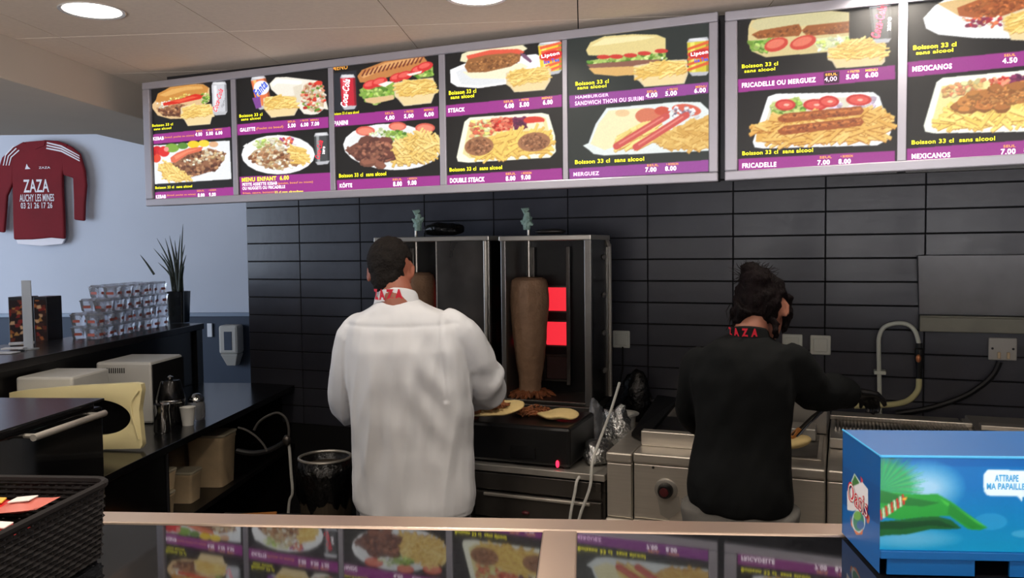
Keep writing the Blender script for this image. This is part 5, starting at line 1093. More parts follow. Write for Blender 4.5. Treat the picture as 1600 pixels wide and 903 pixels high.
# acrylic holder, picture boxes, papers
P = onbar(45, 546); t = thing('acrylic_stand', 'narrow clear acrylic stand on the bar in front of dark boxes', 'sign holder', P, GA)
hz = at_gd(45, 438, w2g(P).y).z-BZ
m = MB(); m.box((-.022, -.003, .004), (.022, .003, hz)); m.build('upright', 'acrylic', t, bevel=.001); m = MB(); m.box((-.03, -.03, 0), (.03, .03, .005)); m.build('foot', 'acrylic', t, bevel=.001)
gd_ = 3.9
gP = w2g(at_gd(15, 530, gd_)); gP2 = w2g(at_gd(75, 530, gd_)); zt_ = at_gd(45, 464, gd_).z; gm = w2g(at_gd(37, 500, gd_)).x; gm2 = w2g(at_gd(53, 500, gd_)).x
bz0 = at_gd(45, 545, gd_).z
sh = thing('side_table', 'dark narrow shelf behind the bar carrying picture boxes', 'shelf', g2w((gP.x+gP2.x)/2, gd_+.06, 0), GA)
m = MB(); m.box((-.28, -.12, bz0-.03), (.22, .14, bz0-.001)); m.build('shelf_board', 'black_wood', sh, bevel=.003); m = MB(); m.box((-.26, -.1, 0), (.20, .12, bz0-.03)); m.build('body', 'black_wood', sh)
def pbox(x0, x1, label, seed):
    t = thing('picture_box', label, 'box', g2w((x0+x1)/2, gd_, bz0), GA); w_ = (x1-x0)/2
    m = MB(); m.box((-w_, 0, 0), (w_, .12, zt_-bz0)); m.build('body', 'black_wood', t, bevel=.002)
    A_ = Art(lambda a, b: (a, b), -w_*.88, w_*.88, .02, zt_-bz0-.015, (34, 18, 14), .0012); r2 = random.Random(seed)
    for _ in range(26): A_.fill([(x+r2.uniform(-.01, .01), y) for x, y in [(r2.uniform(-w_, w_), r2.uniform(.02, zt_-bz0)) for __ in range(1)] for x, y in ((x-.012, y-.008), (x+.012, y-.006), (x+.010, y+.012), (x-.012, y+.010))], r2.choice([(150, 84, 40), (96, 40, 24), (170, 120, 60), (60, 30, 24), (120, 30, 24), (190, 150, 110)]))
    A_.mesh('picture', ((0, -.001, 0), (1, 0, 0), (0, 0, 1)), 'card_print', t, 3); return t
pbox(gP.x, gm, 'dark food picture box on the left of the acrylic stand', 2); pbox(gm2, gP2.x, 'dark picture box on the right of the acrylic stand', 5)
for i, (px, py, s_) in enumerate(((8, 552, .05), (22, 548, .045), (34, 543, .05))):
    P = onbar(px, py); m = MB(); m.box((-s_, -s_*.6, 0), (s_, s_*.6, .004+.002*i)); o = m.build('paper_stack', 'paper', bevel=.001); o.location = P+Vector((0, 0, .001+.0075*i)); o.rotation_euler = (0, 0, GA+.3*i); tag(o, ['white papers at the far left end of the bar top', 'white leaflet overlapping the papers on the bar', 'white card nearest the acrylic stand on the bar'][i], 'paper')
# dispenser on the blue wainscot
def gwall(px, py, off): return w2g(at_gd(px, py, 6.42-off))
a = gwall(343, 508, .1); b = gwall(375, 572, .1)
t = thing('paper_dispenser', 'translucent white paper dispenser on blue wainscot past the bar end', 'dispenser', g2w((a.x+b.x)/2, 6.418, b.z), GA); w_ = (b.x-a.x)/2; h = a.z-b.z
m = MB(); m.box((-w_, -.13, h*.3), (w_, 0, h)); m.build('cover', 'pale_plastic', t, bevel=.02); m = MB(); m.add([(-w_*.9, -.12, h*.3), (w_*.9, -.12, h*.3), (w_*.9, 0, h*.3), (-w_*.9, 0, h*.3), (-w_*.45, -.08, 0), (w_*.45, -.08, 0), (w_*.45, 0, 0), (-w_*.45, 0, 0)], [(0, 1, 2, 3), (4, 7, 6, 5), (0, 4, 5, 1), (1, 5, 6, 2), (2, 6, 7, 3), (3, 7, 4, 0)]); m.build('spout', 'pale_plastic', t, bevel=.006)
m = MB(); m.box((-w_*.4, -.133, h*.4), (w_*.4, -.128, h*.85)); m.build('window', 'wainscot', t, bevel=.002)
a = gwall(325, 505, 0); b = gwall(333, 526, 0); m = MB(); m.box((a.x, 6.40, b.z), (b.x, 6.418, a.z)); o = m.build('notice', 'paper', bevel=.002); o.rotation_euler = (0, 0, GA); tag(o, 'small white notice on the blue wainscot beside the dispenser', 'notice')
# ---- football jersey on the wall
jl = thing('football_shirt', 'dark red long-sleeved football shirt hung on the white wall', 'shirt', at_gd(60, 240, 6.40), 0)
def jp(x, y, e=0): return at_gd(x/3.01, 200+y/3.01, 6.40-e)
ux = g2w(1, 0); un = g2w(0, -1)
def jprism(pts, name, mt, e, th, bev=0, parent=None):
    P0 = jp(0, 0, e); pl_ = []
    for x, y in pts: P_ = jp(x, y, e); d = P_-P0; pl_.append((d.dot(ux), d.z))
    m = MB(); m.prism(pl_, P0, ux, (0, 0, 1), un, th); return m.build(name, mt, parent or jl, bevel=bev, world=True)
body = jprism([(120, 66), (135, 72), (160, 80), (190, 76), (215, 58), (280, 62), (330, 80), (316, 160), (304, 225), (306, 300), (312, 420), (314, 522), (250, 516), (160, 524), (76, 525), (72, 400), (70, 265), (62, 170), (60, 100)], 'body', 'jersey', 0, .035, .012)
jprism([(328, 80), (350, 92), (385, 122), (408, 200), (415, 270), (408, 360), (406, 438), (357, 432), (356, 340), (352, 236), (306, 222), (300, 150)], 'sleeve', 'jersey', .004, .032, .012)
jprism([(62, 96), (20, 140), (4, 190), (0, 300), (-22, 400), (-30, 486), (30, 492), (38, 400), (44, 320), (70, 262), (76, 180)], 'sleeve', 'jersey', .004, .032, .012)
jprism([(120, 66), (215, 58), (210, 82), (168, 100), (130, 84)], 'collar', 'jersey', .034, .006)
jprism([(80, 520), (250, 514), (312, 520), (300, 545), (200, 555), (90, 545)], 'undershirt_hem', 'jersey_white', -.004, .02, .004)
for k in range(3):
    o = k*13; jprism([(222-o*.1, 66+o), (290, 82+o*.9), (372+o*.1, 128+o*.9), (375, 134+o*.9), (288, 89+o*.9), (220-o*.1, 72+o)], 'stripe', 'jersey_white', .037, .0015)
    jprism([(62+o, 84+o*.7), (24+o, 126+o*.4), (14+o, 176), (18+o, 176), (29+o, 128+o*.4), (66+o, 88+o*.7)], 'stripe', 'jersey_white', .039, .0015)
jprism([(118, 194), (126, 168), (132, 182), (144, 192)], 'emblem', 'jersey_white', .037, .001)
for s_, x0, x1, y, h in (('ZAZA', 110, 230, 272, 60), ('AUCHY LES MINES', 92, 254, 328, 34), ('03 21 26 17 26', 98, 246, 364, 28), ('ZAZA', 182, 236, 186, 10)):
    a, b = jp(x0, y, .0385), jp(x1, y, .0385); m = MB(); text_on(m, s_, (a+b)/2, ux, (0, 0, 1), (b-a).length, (jp(x0, y-h/2)-jp(x0, y+h/2)).length, .015)
    m.build('lettering', 'jersey_white', body, world=True)
# ================================================================== PEOPLE
def remesh(name, mb, mt, voxel, parent=None, smooth_it=6, fac=.5, disp=None, extra_mats=()):
    """overlapping closed shapes fused into one continuous skin"""
    me = bpy.data.meshes.new('raw'); me.from_pydata(mb.v, [], mb.f)
    bm = bmesh.new(); bm.from_mesh(me); bmesh.ops.recalc_face_normals(bm, faces=bm.faces); bm.to_mesh(me); bm.free()
    o = bpy.data.objects.new('raw', me); C.objects.link(o)
    r = o.modifiers.new('r', 'REMESH'); r.mode = 'VOXEL'; r.voxel_size = voxel; r.use_smooth_shade = True
    s_ = o.modifiers.new('s', 'SMOOTH'); s_.iterations = smooth_it; s_.factor = fac
    dg = bpy.context.evaluated_depsgraph_get(); dg.update()
    out = bpy.data.meshes.new_from_object(o.evaluated_get(dg)); out.name = name
    bpy.data.objects.remove(o); bpy.data.meshes.remove(me)
    n = len(out.vertices)
    if disp:
        co = np.empty(n*3); no = np.empty(n*3); out.vertices.foreach_get('co', co); out.vertices.foreach_get('normal', no)
        co = co.reshape(-1, 3); no = no.reshape(-1, 3)
        d = np.array([disp(Vector(c), Vector(k)) for c, k in zip(co, no)]); co += no*d[:, None]; out.vertices.foreach_set('co', co.ravel())
    out.materials.clear()
    for m_ in (mt,)+tuple(extra_mats): out.materials.append(MATS[m_])
    out.polygons.foreach_set('use_smooth', [True]*len(out.polygons)); out.update()
    ob = bpy.data.objects.new(name, out); C.objects.link(ob)
    if parent is not None:
        ob.parent = parent; inv = wmat(parent).inverted(); out.transform(inv)
    return ob
class Fig:
    def __init__(s, O, fwd):
        s.O = Vector(O); s.f = Vector((fwd[0], fwd[1], 0)).normalized(); s.r = Vector((s.f.y, -s.f.x, 0)); s.u = Vector((0, 0, 1))
    def P(s, px, py, db=0):       # point on the sight line at depth db in front of the figure's own plane
        d = ray(px, py); t = ((s.O-CAM).dot(s.f)+db)/d.dot(s.f); return CAM+d*t
    def L(s, a, b, z): return s.O+s.r*a+s.f*b+s.u*z
    def rings(s, mb, rows, n=28):   # rows: (py, left px, right px, front-back radius, depth shift)
        vs = []
        for py, xl, xr, ry, db in rows:
            a, b = s.P(xl, py, db), s.P(xr, py, db); c = (a+b)/2; rx = (b-a).length/2; z = c.z
            for k in range(n):
                t = 2*math.pi*k/n; ca, sa = math.cos(t), math.sin(t)
                e = .85; ca = math.copysign(abs(ca)**e, ca); sa = math.copysign(abs(sa)**e, sa)
                vs.append(c+s.r*rx*ca+s.f*ry*sa)
        m_ = len(rows); fs = [(i*n+k, i*n+(k+1) % n, (i+1)*n+(k+1) % n, (i+1)*n+k) for i in range(m_-1) for k in range(n)]
        fs += [tuple(range(n)), tuple((m_-1)*n+k for k in range(n))]; mb.add(vs, fs)
def limb(mb, pts, rs, n=16):
    mb.tube(smooth_path(pts, 4), [x for x in interp(rs, 4)], n)
def interp(rs, k):
    out = []
    for i in range(len(rs)-1):
        for j in range(k): t = j/k; out.append(rs[i]*(1-t)+rs[i+1]*t)
    out.append(rs[-1]); return out
def head(mb, c, f, u, s=1.0):
    """skull, jaw, nose, lips, ears; f = face direction, u = up of the head"""
    f = f.normalized(); r = f.cross(u).normalized(); u = r.cross(f).normalized()
    def el(o, rad, n=20, m_=14):
        q = MB(); q.ball((0, 0, 0), rad, n, m_); cc = c+r*o[0]*s+f*o[1]*s+u*o[2]*s
        mb.add([cc+(r*v[0]+f*v[1]+u*v[2])*s for v in q.v], q.f)
    el((0, -.012, .018), (.074, .093, .090)); el((0, .030, -.040), (.058, .062, .072)); el((0, .052, -.082), (.036, .036, .030)); el((0, .086, -.076), (.018, .014, .015))
    el((0, .074, .022), (.054, .022, .020))
    el((0, .097, -.018), (.011, .014, .026)); el((0, .106, -.034), (.014, .012, .010)); el((.011, .098, -.037), (.009, .009, .008)); el((-.011, .098, -.037), (.009, .009, .008))
    el((0, .092, -.058), (.024, .009, .007)); el((0, .090, -.067), (.020, .009, .007)); el((.040, .058, -.022), (.022, .022, .018)); el((-.040, .058, -.022), (.022, .022, .018))
    return r, f, u
def ears(mb, c, r, f, u, s=1.0, out=.074):
    for sx in (-1, 1):
        cc = c+r*sx*out*s+f*(-.004)*s+u*(-.012)*s
        axis = (r*sx*.86-f*.5).normalized()
        a2 = u; a3 = axis.cross(a2).normalized()
        pts = [cc+(a3*math.cos(t)*.018+a2*(math.sin(t)*.032+.004))*s+axis*.004 for t in [i*math.pi/6 for i in range(12)]]
        mb.tube(pts+[pts[0]], .0058*s, 8); mb.tube([cc-axis*.012, cc+axis*.002], [(.012*s, .024*s)]*2, 10, hint=tuple(a3)); mb.tube([cc-u*.022*s, cc-u*.036*s+axis*.002], [.008*s, .005*s], 8)
def eyes(parent, c, r, f, u, s=1.0):
    for sx in (-1, 1):
        p = c+(r*sx*.030+f*.078+u*.002)*s; m = MB(); m.ball((0, 0, 0), .0125*s, 14, 10); m.v = [tuple(p+Vector(v)) for v in m.v]; e = m.build('eye', 'eye', parent, smooth='all', world=True)
        m = MB(); m.ball((0, 0, 0), .0066*s, 12, 8); m.v = [tuple(p+f*.0075*s+Vector(v)) for v in m.v]; m.build('iris', 'iris', e, smooth='all', world=True)
        m = MB(); m.tube([p+u*.016*s-r*.015*s+f*.008, p+u*.020*s+f*.013, p+u*.015*s+r*.015*s+f*.007], .003*s, 6); m.build('eyebrow', 'hair_man', parent, smooth=True, world=True)
def hand(mb, wrist, d, palm_n, side, curl=.5, s=1.0):
    """palm plus four unequal bent fingers and a side thumb; d = pointing direction, palm_n = palm facing, side=+1 thumb on d x palm_n side"""
    d = d.normalized(); pn = (palm_n-d*palm_n.dot(d)).normalized(); w_ = d.cross(pn)*side
    mb.tube([wrist-d*.03, wrist, wrist+d*.03*s, wrist+d*.07*s, wrist+d*.092*s], [(.021, .026), (.020, .025), (.016*s, .034*s), (.015*s, .040*s), (.012*s, .036*s)], 14, hint=tuple(pn))
    for i, (off, L, r_) in enumerate(((.030, .072, .0088), (.011, .080, .0092), (-.009, .074, .0088), (-.028, .058, .0078))):
        p = wrist+d*.086*s+w_*off*s; a = 0; pts = [p-d*.03*s, p]; q = p
        for k, seg in enumerate((.44, .32, .24)):
            a += curl*(.55, .8, .6)[k]; q = q+(d*math.cos(a)+pn*math.sin(a))*L*seg*s; pts.append(q.copy())
        mb.tube(pts, [r_*s, r_*s, r_*.98*s, r_*.9*s, r_*.7*s], 10)
    p = wrist+d*.02*s+w_*.024*s; t1 = (d*.65+w_*.75).normalized(); q1 = p+t1*.045*s; t2 = (d*.85+w_*.25+pn*.45).normalized(); q2 = q1+t2*.033*s; q3 = q2+(d*.7+pn*.6).normalized()*.024*s
    mb.tube([p-t1*.01, p, q1, q2, q3], [.014*s, .0145*s, .0115*s, .0105*s, .0078*s], 10)
def shoe(parent, P, f, mt='shoe'):
    r = Vector((f.y, -f.x, 0)); m = MB(); vs = []; rows = [(-.07, .028, .06), (-.05, .038, .085), (0, .038, .085), (.05, .042, .062), (.11, .048, .05), (.16, .044, .042), (.19, .022, .03)]; n = 14
    for b, w_, h in rows:
        for k in range(n):
            t = 2*math.pi*k/n; vs.append(P+f*b+r*w_*math.cos(t)+Vector((0, 0, .012+h/2+max(-h/2-.0, h/2*math.sin(t)))))
    m.add(vs, [(i*n+k, i*n+(k+1) % n, (i+1)*n+(k+1) % n, (i+1)*n+k) for i in range(len(rows)-1) for k in range(n)]+[tuple(range(n)), tuple((len(rows)-1)*n+k for k in range(n))])
    o = m.build('shoe', mt, parent, smooth='all', world=True)
    m = MB(); m.prism([(-.078, -.034), (-.078, .034), (0, .038), (.10, .05), (.17, .044), (.2, .015), (.2, -.015), (.17, -.044), (.10, -.05), (0, -.038)], P, f, r, (0, 0, 1), .014); m.build('sole', 'black_matt', o, world=True)
def collar_letters(parent, word, c, rad, f, a0, a1, z, h, name='lettering', tilt=.0, lean=0, rad_y=None):
    rr_ = Vector((f.y, -f.x, 0)); m = MB(); n = len(word)
    for i, ch in enumerate(word):
        a = a0+(a1-a0)*i/(n-1); d = rr_*math.sin(a)-f*math.cos(a)     # outward, seen from behind
        ux = rr_*math.cos(a)+f*math.sin(a); ry = rad_y or rad
        p = c+rr_*math.sin(a)*rad-f*math.cos(a)*ry+Vector((0, 0, z+lean*math.sin(a)))
        uy = (Vector((0, 0, 1))-d*tilt).normalized(); text_on(m, ch, p, ux, uy, h*.74, h, .055)
    m.build(name, 'red_letter', parent, world=True)
# ------------------------------------------------------------------ man in white
F = Fig((-1.40, 2.5, 0), (-.36, .93)); f, r, u = F.f, F.r, F.u
man = thing('person', 'man in long white shirt with back turned, working at the kebab grills', 'person', (F.O.x, F.O.y, 0))
hc = F.P(610, 423, .05); hf = (f*.90-u*.36+r*.10).normalized(); hu = (u*.93+f*.36).normalized()
skin = MB(); hr, hf, hu = head(skin, hc, hf, hu, 1.0); ears(skin, hc, hr, hf, hu, .82, .089)
nb = F.P(621, 478, -.005); limb(skin, [hc-hu*.055-hf*.02, (hc+nb)/2-hf*.015, nb, nb-u*.08], [.060, .060, .064, .085])
# inner trunk, arms and legs under the clothes
F.rings(skin, [(480, 585, 665, .06, .02), (505, 560, 705, .085, .01), (560, 556, 715, .10, 0), (640, 572, 706, .10, 0), (720, 576, 708, .105, 0), (800, 580, 712, .11, 0)])
RS, RE, RW = F.P(708, 522, .0), F.P(758, 592, .09), F.P(738, 628, .31)
LS, LE, LW = F.P(556, 528, .0), F.P(548, 636, .10), F.P(600, 640, .34)
limb(skin, [RS, (RS+RE)/2, RE, (RE+RW)/2, RW], [.052, .046, .040, .037, .026]); limb(skin, [LS, (LS+LE)/2, LE, (LE+LW)/2, LW], [.052, .046, .040, .037, .026])
hand(skin, RW, (F.P(736, 652, .42)-RW), -u+r*-.3, 1, .75); hand(skin, LW, (F.P(640, 648, .44)-LW), -u+r*.4, -1, .7)
hipz = F.P(640, 790, 0).z; hips = F.L(0, 0, 0); cx = (F.P(645, 800, 0)-F.O).dot(r)
FL, FR = F.L(cx-.11, -.02, .0), F.L(cx+.12, .04, .0)
for sx, ft in ((-1, FL), (1, FR)):
    hp = F.L(cx+sx*.085, .0, hipz+.06); kn = (hp+ft)/2+f*.03; kn.z = .46; limb(skin, [hp, hp*.5+kn*.5, kn, kn*.5+ft*.5+Vector((0, 0, .03)), ft+Vector((0, 0, .07))], [.085, .072, .055, .05, .036])
def skin_disp(c, n): return .0008*noise.noise(c*60)
remesh('body', skin, 'skin', .0065, man, 5, .5)
eyes(man, hc, hr, hf, hu)
# hair: short dark crop over the skull, open at the nape and ears
def hair_shell(name, mt, c, r_, f_, u_, s, rad, cut, parent, amp=.006, extra=None, voxel=.006, off=(0, -.012, .020)):
    q = MB(); q.ball((0, 0, 0), rad, 36, 26); vs = []
    for v in q.v:
        v = Vector(v); vs.append(v)
    mb_ = MB(); o = c+r_*off[0]*s+f_*off[1]*s+u_*off[2]*s
    pts = []
    for v in vs:
        k = cut(v)       # shrink into the skull where no hair grows
        v2 = v*(1 if k else .80); pts.append(o+(r_*v2.x+f_*v2.y+u_*v2.z)*s)
    mb_.add(pts, q.f)
    if extra: extra(mb_)
    return remesh(name, mb_, mt, voxel, parent, 3, .5, lambda p, n: amp*(noise.noise(p*38)+.6*noise.noise(p*95)))
hair_shell('hair', 'hair_man', hc, hr, hf, hu, 1.0, (.0800, .0985, .0965), lambda v: v.z > -.092+max(0, (v.y+.045))*1.25 and not (abs(v.x) > .066 and -.035 < v.y < .03 and v.z < .0), man, .0045, lambda q: q.tube([hc-hu*.02-hf*.05, hc-hu*.055-hf*.048, hc-hu*.088-hf*.034], [(.058, .046), (.052, .040), (.040, .030)], 18, hint=tuple(hr)))
# shirt
sh_ = MB()
F.rings(sh_, [(466, 590, 652, .058, .01), (474, 583, 664, .068, .0), (484, 568, 690, .082, -.005), (498, 546, 714, .10, -.01), (515, 541, 724, .115, -.015), (545, 540, 729, .130, -.02), (590, 541, 734, .138, -.015), (640, 545, 739, .140, -.01), (690, 549, 743, .145, 0), (740, 552, 744, .150, 0), (775, 556, 743, .152, 0), (795, 562, 739, .150, 0), (806, 572, 722, .135, 0)])
limb(sh_, [F.P(690, 512, .0), F.P(716, 524, -.005), F.P(739, 560, .03), F.P(757, 598, .09), F.P(757, 612, .15), F.P(747, 620, .22), F.P(742, 625, .27)], [.070, .074, .072, .068, .060, .052, .044], 20)
limb(sh_, [F.P(575, 515, .0), F.P(557, 530, -.005), F.P(546, 580, .02), F.P(549, 632, .09), F.P(566, 640, .18), F.P(590, 641, .30)], [.068, .072, .066, .064, .054, .044], 20)
def folds(c, n):
    d = c-F.O; a = d.dot(r); z = c.z; back = max(0, -n.dot(f)); side = abs(n.dot(r))
    v = noise.noise(Vector((a*10+z*1.2, z*1.3, 3)))*.018*max(0, min(1, (1.32-z)*2.4)) + (.5-abs(noise.noise(Vector((a*16-z*2.5, z*1.8, 1)))))*.026*max(0, min(1, (1.34-z)*3))
    v += -.006*math.exp(-(((a-.150)+.05*(z-1.25))/.007)**2)*back*(1 if 1.08 < z < 1.36 else 0)
    v += .006*noise.noise(Vector((a*17+z*2, z*2.2-a*3, 7)))+.002*noise.noise(Vector((a*11+z*16, z*9-a*8, 7)))*side
    e = (c-F.P(757, 600, .09)).length; v += .010*math.sin(e*95+3*noise.noise(c*9))*max(0, 1-e/.17)
    # diagonal drag folds from the right armpit
    t = (a-.06)*.8+(z-1.2)*.6; v += .006*math.sin(t*70)*max(0, 1-abs(a-.12)/.12)*max(0, 1-abs(z-1.12)/.28)*back
    yk = z-(1.325+.03*abs(a)); v += -.003*math.exp(-(yk/.006)**2)*back*(1 if a < .2 else 0)
    v += -.004*math.exp(-((z-(hemz+.03))/.004)**2)
    return v
hemz = F.P(650, 806, 0).z
shirt = remesh('shirt', sh_, 'white_cloth', .0062, man, 5, .5, folds)
# collar band following the neck, with red letters
cc = F.P(620, 467, .005); m = MB(); n = 40; vs = []
for z, ra, rb in ((-.022, .080, .066), (.016, .071, .062), (.022, .067, .058), (.012, .062, .054), (-.02, .06, .05)):
    for k in range(n): t = 2*math.pi*k/n; p = cc+r*ra*math.cos(t)+f*rb*math.sin(t)+Vector((0, 0, z+.008*math.cos(t)*0-.020*math.sin(t))); vs.append(p)
m.add(vs, [(i*n+k, i*n+(k+1) % n, (i+1)*n+(k+1) % n, (i+1)*n+k) for i in range(4) for k in range(n)]); col = m.build('collar', 'white_cloth', shirt, smooth='all', world=True)
collar_letters(col, 'ZAZA', cc, .0785, f, -.95, .22, .0185, .037, tilt=-.12, rad_y=.0685)
tr = MB()
F.rings(tr, [(770, 572, 732, .12, 0), (800, 570, 736, .125, 0), (830, 570, 738, .12, .0)])
for sx, ft in ((-1, FL), (1, FR)):
    hp = F.L(cx+sx*.09, .0, hipz+.02); kn = (hp+ft)/2+f*.03; kn.z = .46; limb(tr, [hp, hp*.5+kn*.5, kn, kn*.5+ft*.5+Vector((0, 0, .03)), ft+Vector((0, 0, .06))], [.105, .092, .078, .072, .068], 20)
remesh('trousers', tr, 'dark_trousers', .009, man, 4, .5, lambda c, n: .005*noise.noise(Vector((c.x*14, c.y*14, c.z*20))))
for ft in (FL, FR): shoe(man, ft-f*.01, f)
# ------------------------------------------------------------------ woman in black
F = Fig((-.27, 2.6, 0), (.02, 1.0)); f, r, u = F.f, F.r, F.u
wom = thing('person', 'woman in black shirt with dark hair in a high bun, working at the fryer', 'person', (F.O.x, F.O.y, 0))
hc = F.P(1190, 482, .07); hf = (f*.86-u*.42+r*.14).normalized(); hu = (u*.90+f*.35).normalized()
skin = MB(); hr, hf, hu = head(skin, hc, hf, hu, .95); ears(skin, hc, hr, hf, hu, .72, .100)
nb = F.P(1172, 524, -.0); limb(skin, [hc-hu*.05-hf*.02, (hc+nb)/2-hf*.015, nb, nb-u*.07], [.050, .047, .052, .07])
F.rings(skin, [(535, 1130, 1225, .05, .01), (560, 1095, 1240, .075, 0), (620, 1095, 1228, .085, 0), (690, 1102, 1218, .08, 0), (750, 1090, 1226, .095, 0), (805, 1086, 1232, .10, 0)])
RS, RE, RW = F.P(1236, 556, .0), F.P(1268, 612, .10), F.P(1332, 611, .23)
LS, LE, LW = F.P(1090, 572, .0), F.P(1078, 640, .06), F.P(1112, 668, .26)
limb(skin, [RS, (RS+RE)/2, RE, (RE+RW)/2, RW], [.042, .038, .033, .030, .021]); limb(skin, [LS, (LS+LE)/2, LE, (LE+LW)/2, LW], [.042, .038, .033, .030, .021])
hand(skin, LW, f*.8+r*.5-u*.2, -u, -1, .7, .92)
cx = (F.P(1155, 800, 0)-F.O).dot(r); hipz = F.P(1155, 790, 0).z; FL, FR = F.L(cx-.09, -.02, 0), F.L(cx+.10, .03, 0)
for sx, ft in ((-1, FL), (1, FR)):
    hp = F.L(cx+sx*.075, .0, hipz+.04); kn = (hp+ft)/2+f*.03; kn.z = .45; limb(skin, [hp, hp*.5+kn*.5, kn, kn*.5+ft*.5+Vector((0, 0, .03)), ft+Vector((0, 0, .07))], [.078, .068, .052, .046, .033])
remesh('body', skin, 'skin_f', .0065, wom, 5, .5)
eyes(wom, hc, hr, hf, hu, .95)
# gloved right hand
g = MB(); hand(g, RW, (F.P(1352, 618, .30)-RW), -u-f*.2, -1, .85, .95); remesh('glove', g, 'black_glove', .0045, wom, 2, .5)
def bun(mb_):
    B = F.P(1182, 436, .03); q = MB(); q.ball((0, 0, 0), (.050, .046, .040), 20, 14); mb_.add([B+Vector(v) for v in q.v], q.f)
    B2 = F.P(1172, 420, .03); q = MB(); q.ball((0, 0, 0), (.030, .03, .024), 16, 10); mb_.add([B2+Vector(v) for v in q.v], q.f)
    mb_.tube([F.P(1226, 462, .10), F.P(1229, 485, .10), F.P(1227, 508, .10), F.P(1222, 522, .08)], [.024, .022, .016, .006], 10)
    mb_.tube([F.P(1184, 468, .03), F.P(1183, 440, .03)], [.05, .045], 14)
    for x0, y0, x1, y1, rr0 in ((1160, 480, 1146, 512, .014), (1152, 470, 1141, 500, .012), (1170, 498, 1158, 512, .012), (1208, 500, 1216, 530, .012), (1215, 505, 1205, 535, .008)):
        mb_.tube([F.P(x0, y0, .0), F.P((x0+x1)/2-1, (y0+y1)/2, -.012), F.P(x1, y1, .005)], [rr0, rr0*.8, .004], 8)
    mb_.tube([F.P(1165, 480, -.02), F.P(1155, 500, -.01), F.P(1150, 512, .02)], [.03, .02, .008], 8)
hair = hair_shell('hair', 'hair_woman', hc, hr, hf, hu, .95, (.083, .103, .102), lambda v: v.z > -.100+max(0, (v.y+.03))*1.4 and not (v.x > .066 and -.03 < v.y < .03 and v.z < .0), wom, .007, bun)
rr = random.Random(9); m = MB()
for k in range(46):        # flyaway strands
    a = rr.uniform(-.2, 3.4); b = F.P(1180, 432, .03)+r*.045*math.cos(a)+u*.035*math.sin(a)+f*rr.uniform(-.03, .02); d = (r*math.cos(a+rr.uniform(-.9, .9))+u*math.sin(a+rr.uniform(-.9, .9)))*rr.uniform(.012, .03)
    m.tube([b, b+d*.6+f*rr.uniform(-.005, .005), b+d+r*rr.uniform(-.01, .01)], [.0011, .0008, .0004], 3)
for k in range(26):
    x = rr.uniform(1140, 1172); y = rr.uniform(470, 500); p = F.P(x, y, -.015); m.tube([p, p+Vector((rr.uniform(-.012, .004), 0, -.02)), p+Vector((rr.uniform(-.02, .004), 0, -.042))], [.0013, .001, .0004], 3)
tag(m.build('loose_strands', 'hair_woman', hair, world=True), kind='stuff')
sh_ = MB()
F.rings(sh_, [(519, 1146, 1200, .045, .0), (527, 1134, 1216, .06, -.005), (540, 1104, 1238, .078, -.01), (556, 1086, 1246, .092, -.012), (590, 1078, 1244, .105, -.015), (630, 1082, 1238, .105, -.01), (670, 1086, 1232, .10, -.005), (710, 1084, 1236, .112, 0), (750, 1076, 1240, .128, 0), (775, 1074, 1241, .13, 0), (790, 1080, 1238, .125, 0), (801, 1096, 1216, .10, 0)])
limb(sh_, [F.P(1226, 552, .0), F.P(1240, 560, .0), F.P(1256, 590, .04), F.P(1272, 612, .10), F.P(1304, 613, .16), F.P(1334, 616, .22)], [.046, .052, .056, .058, .055, .048], 20)
limb(sh_, [F.P(1106, 556, .0), F.P(1090, 572, .0), F.P(1078, 612, .02), F.P(1078, 644, .07), F.P(1092, 660, .15), F.P(1104, 666, .21)], [.044, .049, .047, .046, .042, .038], 20)
def folds(c, n):
    d = c-F.O; a = d.dot(r); z = c.z
    return noise.noise(Vector((a*12+z*3, z*5, 3)))*.014+noise.noise(Vector((a*28-z*12, z*16, 1)))*.003
shirt = remesh('shirt', sh_, 'black_cloth', .0075, wom, 5, .5, folds)
cc = F.P(1171, 523, -.0); m = MB(); vs = []; n = 36
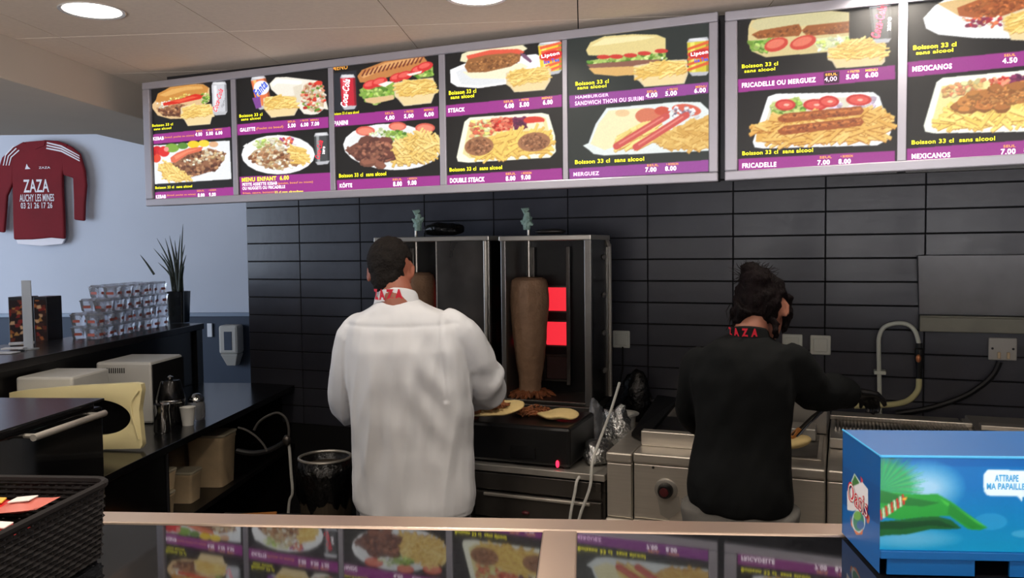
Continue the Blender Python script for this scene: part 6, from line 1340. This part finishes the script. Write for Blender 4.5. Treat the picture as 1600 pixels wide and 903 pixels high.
for z, ra, rb in ((-.026, .066, .058), (.010, .056, .052), (.017, .052, .048), (.008, .047, .044), (-.02, .05, .045)):
    for k in range(n): t = 2*math.pi*k/n; vs.append(cc+r*ra*math.cos(t)+f*rb*math.sin(t)+Vector((0, 0, z-.014*math.sin(t))))
m.add(vs, [(i*n+k, i*n+(k+1) % n, (i+1)*n+(k+1) % n, (i+1)*n+k) for i in range(4) for k in range(n)]); col = m.build('collar', 'black_cloth', shirt, smooth='all', world=True)
collar_letters(col, 'ZAZA', cc, .062, f, -1.0, .35, .012, .026, tilt=-.2, rad_y=.058)
tr = MB(); F.rings(tr, [(770, 1078, 1234, .11, 0), (800, 1076, 1236, .115, 0), (830, 1076, 1238, .11, 0)])
for sx, ft in ((-1, FL), (1, FR)):
    hp = F.L(cx+sx*.08, .0, hipz+.0); kn = (hp+ft)/2+f*.03; kn.z = .45; limb(tr, [hp, hp*.5+kn*.5, kn, kn*.5+ft*.5+Vector((0, 0, .03)), ft+Vector((0, 0, .06))], [.10, .086, .07, .064, .06], 20)
remesh('trousers', tr, 'grey_trousers', .009, wom, 4, .5, lambda c, n: .005*noise.noise(Vector((c.x*14, c.y*14, c.z*20))))
for ft in (FL, FR): shoe(wom, ft-f*.01, f)
# tongs and pale sandwich in front of her
t = thing('tongs', 'steel tongs resting across the fryer well beside the woman', 'tongs', F.P(1262, 665, .38))
for s_ in (0, 7):
    m = MB(); m.tube([F.P(1238+s_, 682+s_*.4, .30), F.P(1252+s_, 668, .34), F.P(1268+s_, 652, .40), F.P(1284+s_*.4, 640, .46)], [.010, .007, .006, .008], 8, flat=.4); m.build('arm', 'steel_dark' if s_ == 0 else 'chrome', t, smooth=True, world=True)
m = MB(); m.tube([F.P(1236, 686, .30), F.P(1250, 672, .33)], [.012, .012], 8); m.build('grip', 'orange_wood', t, smooth=True, world=True)
bread('flatbread', F.P(1244, 692, .30), .055, .04, .018, -.5, 'pale oval bread piece held beside the woman over the fryer', 9, (.5, -.3))
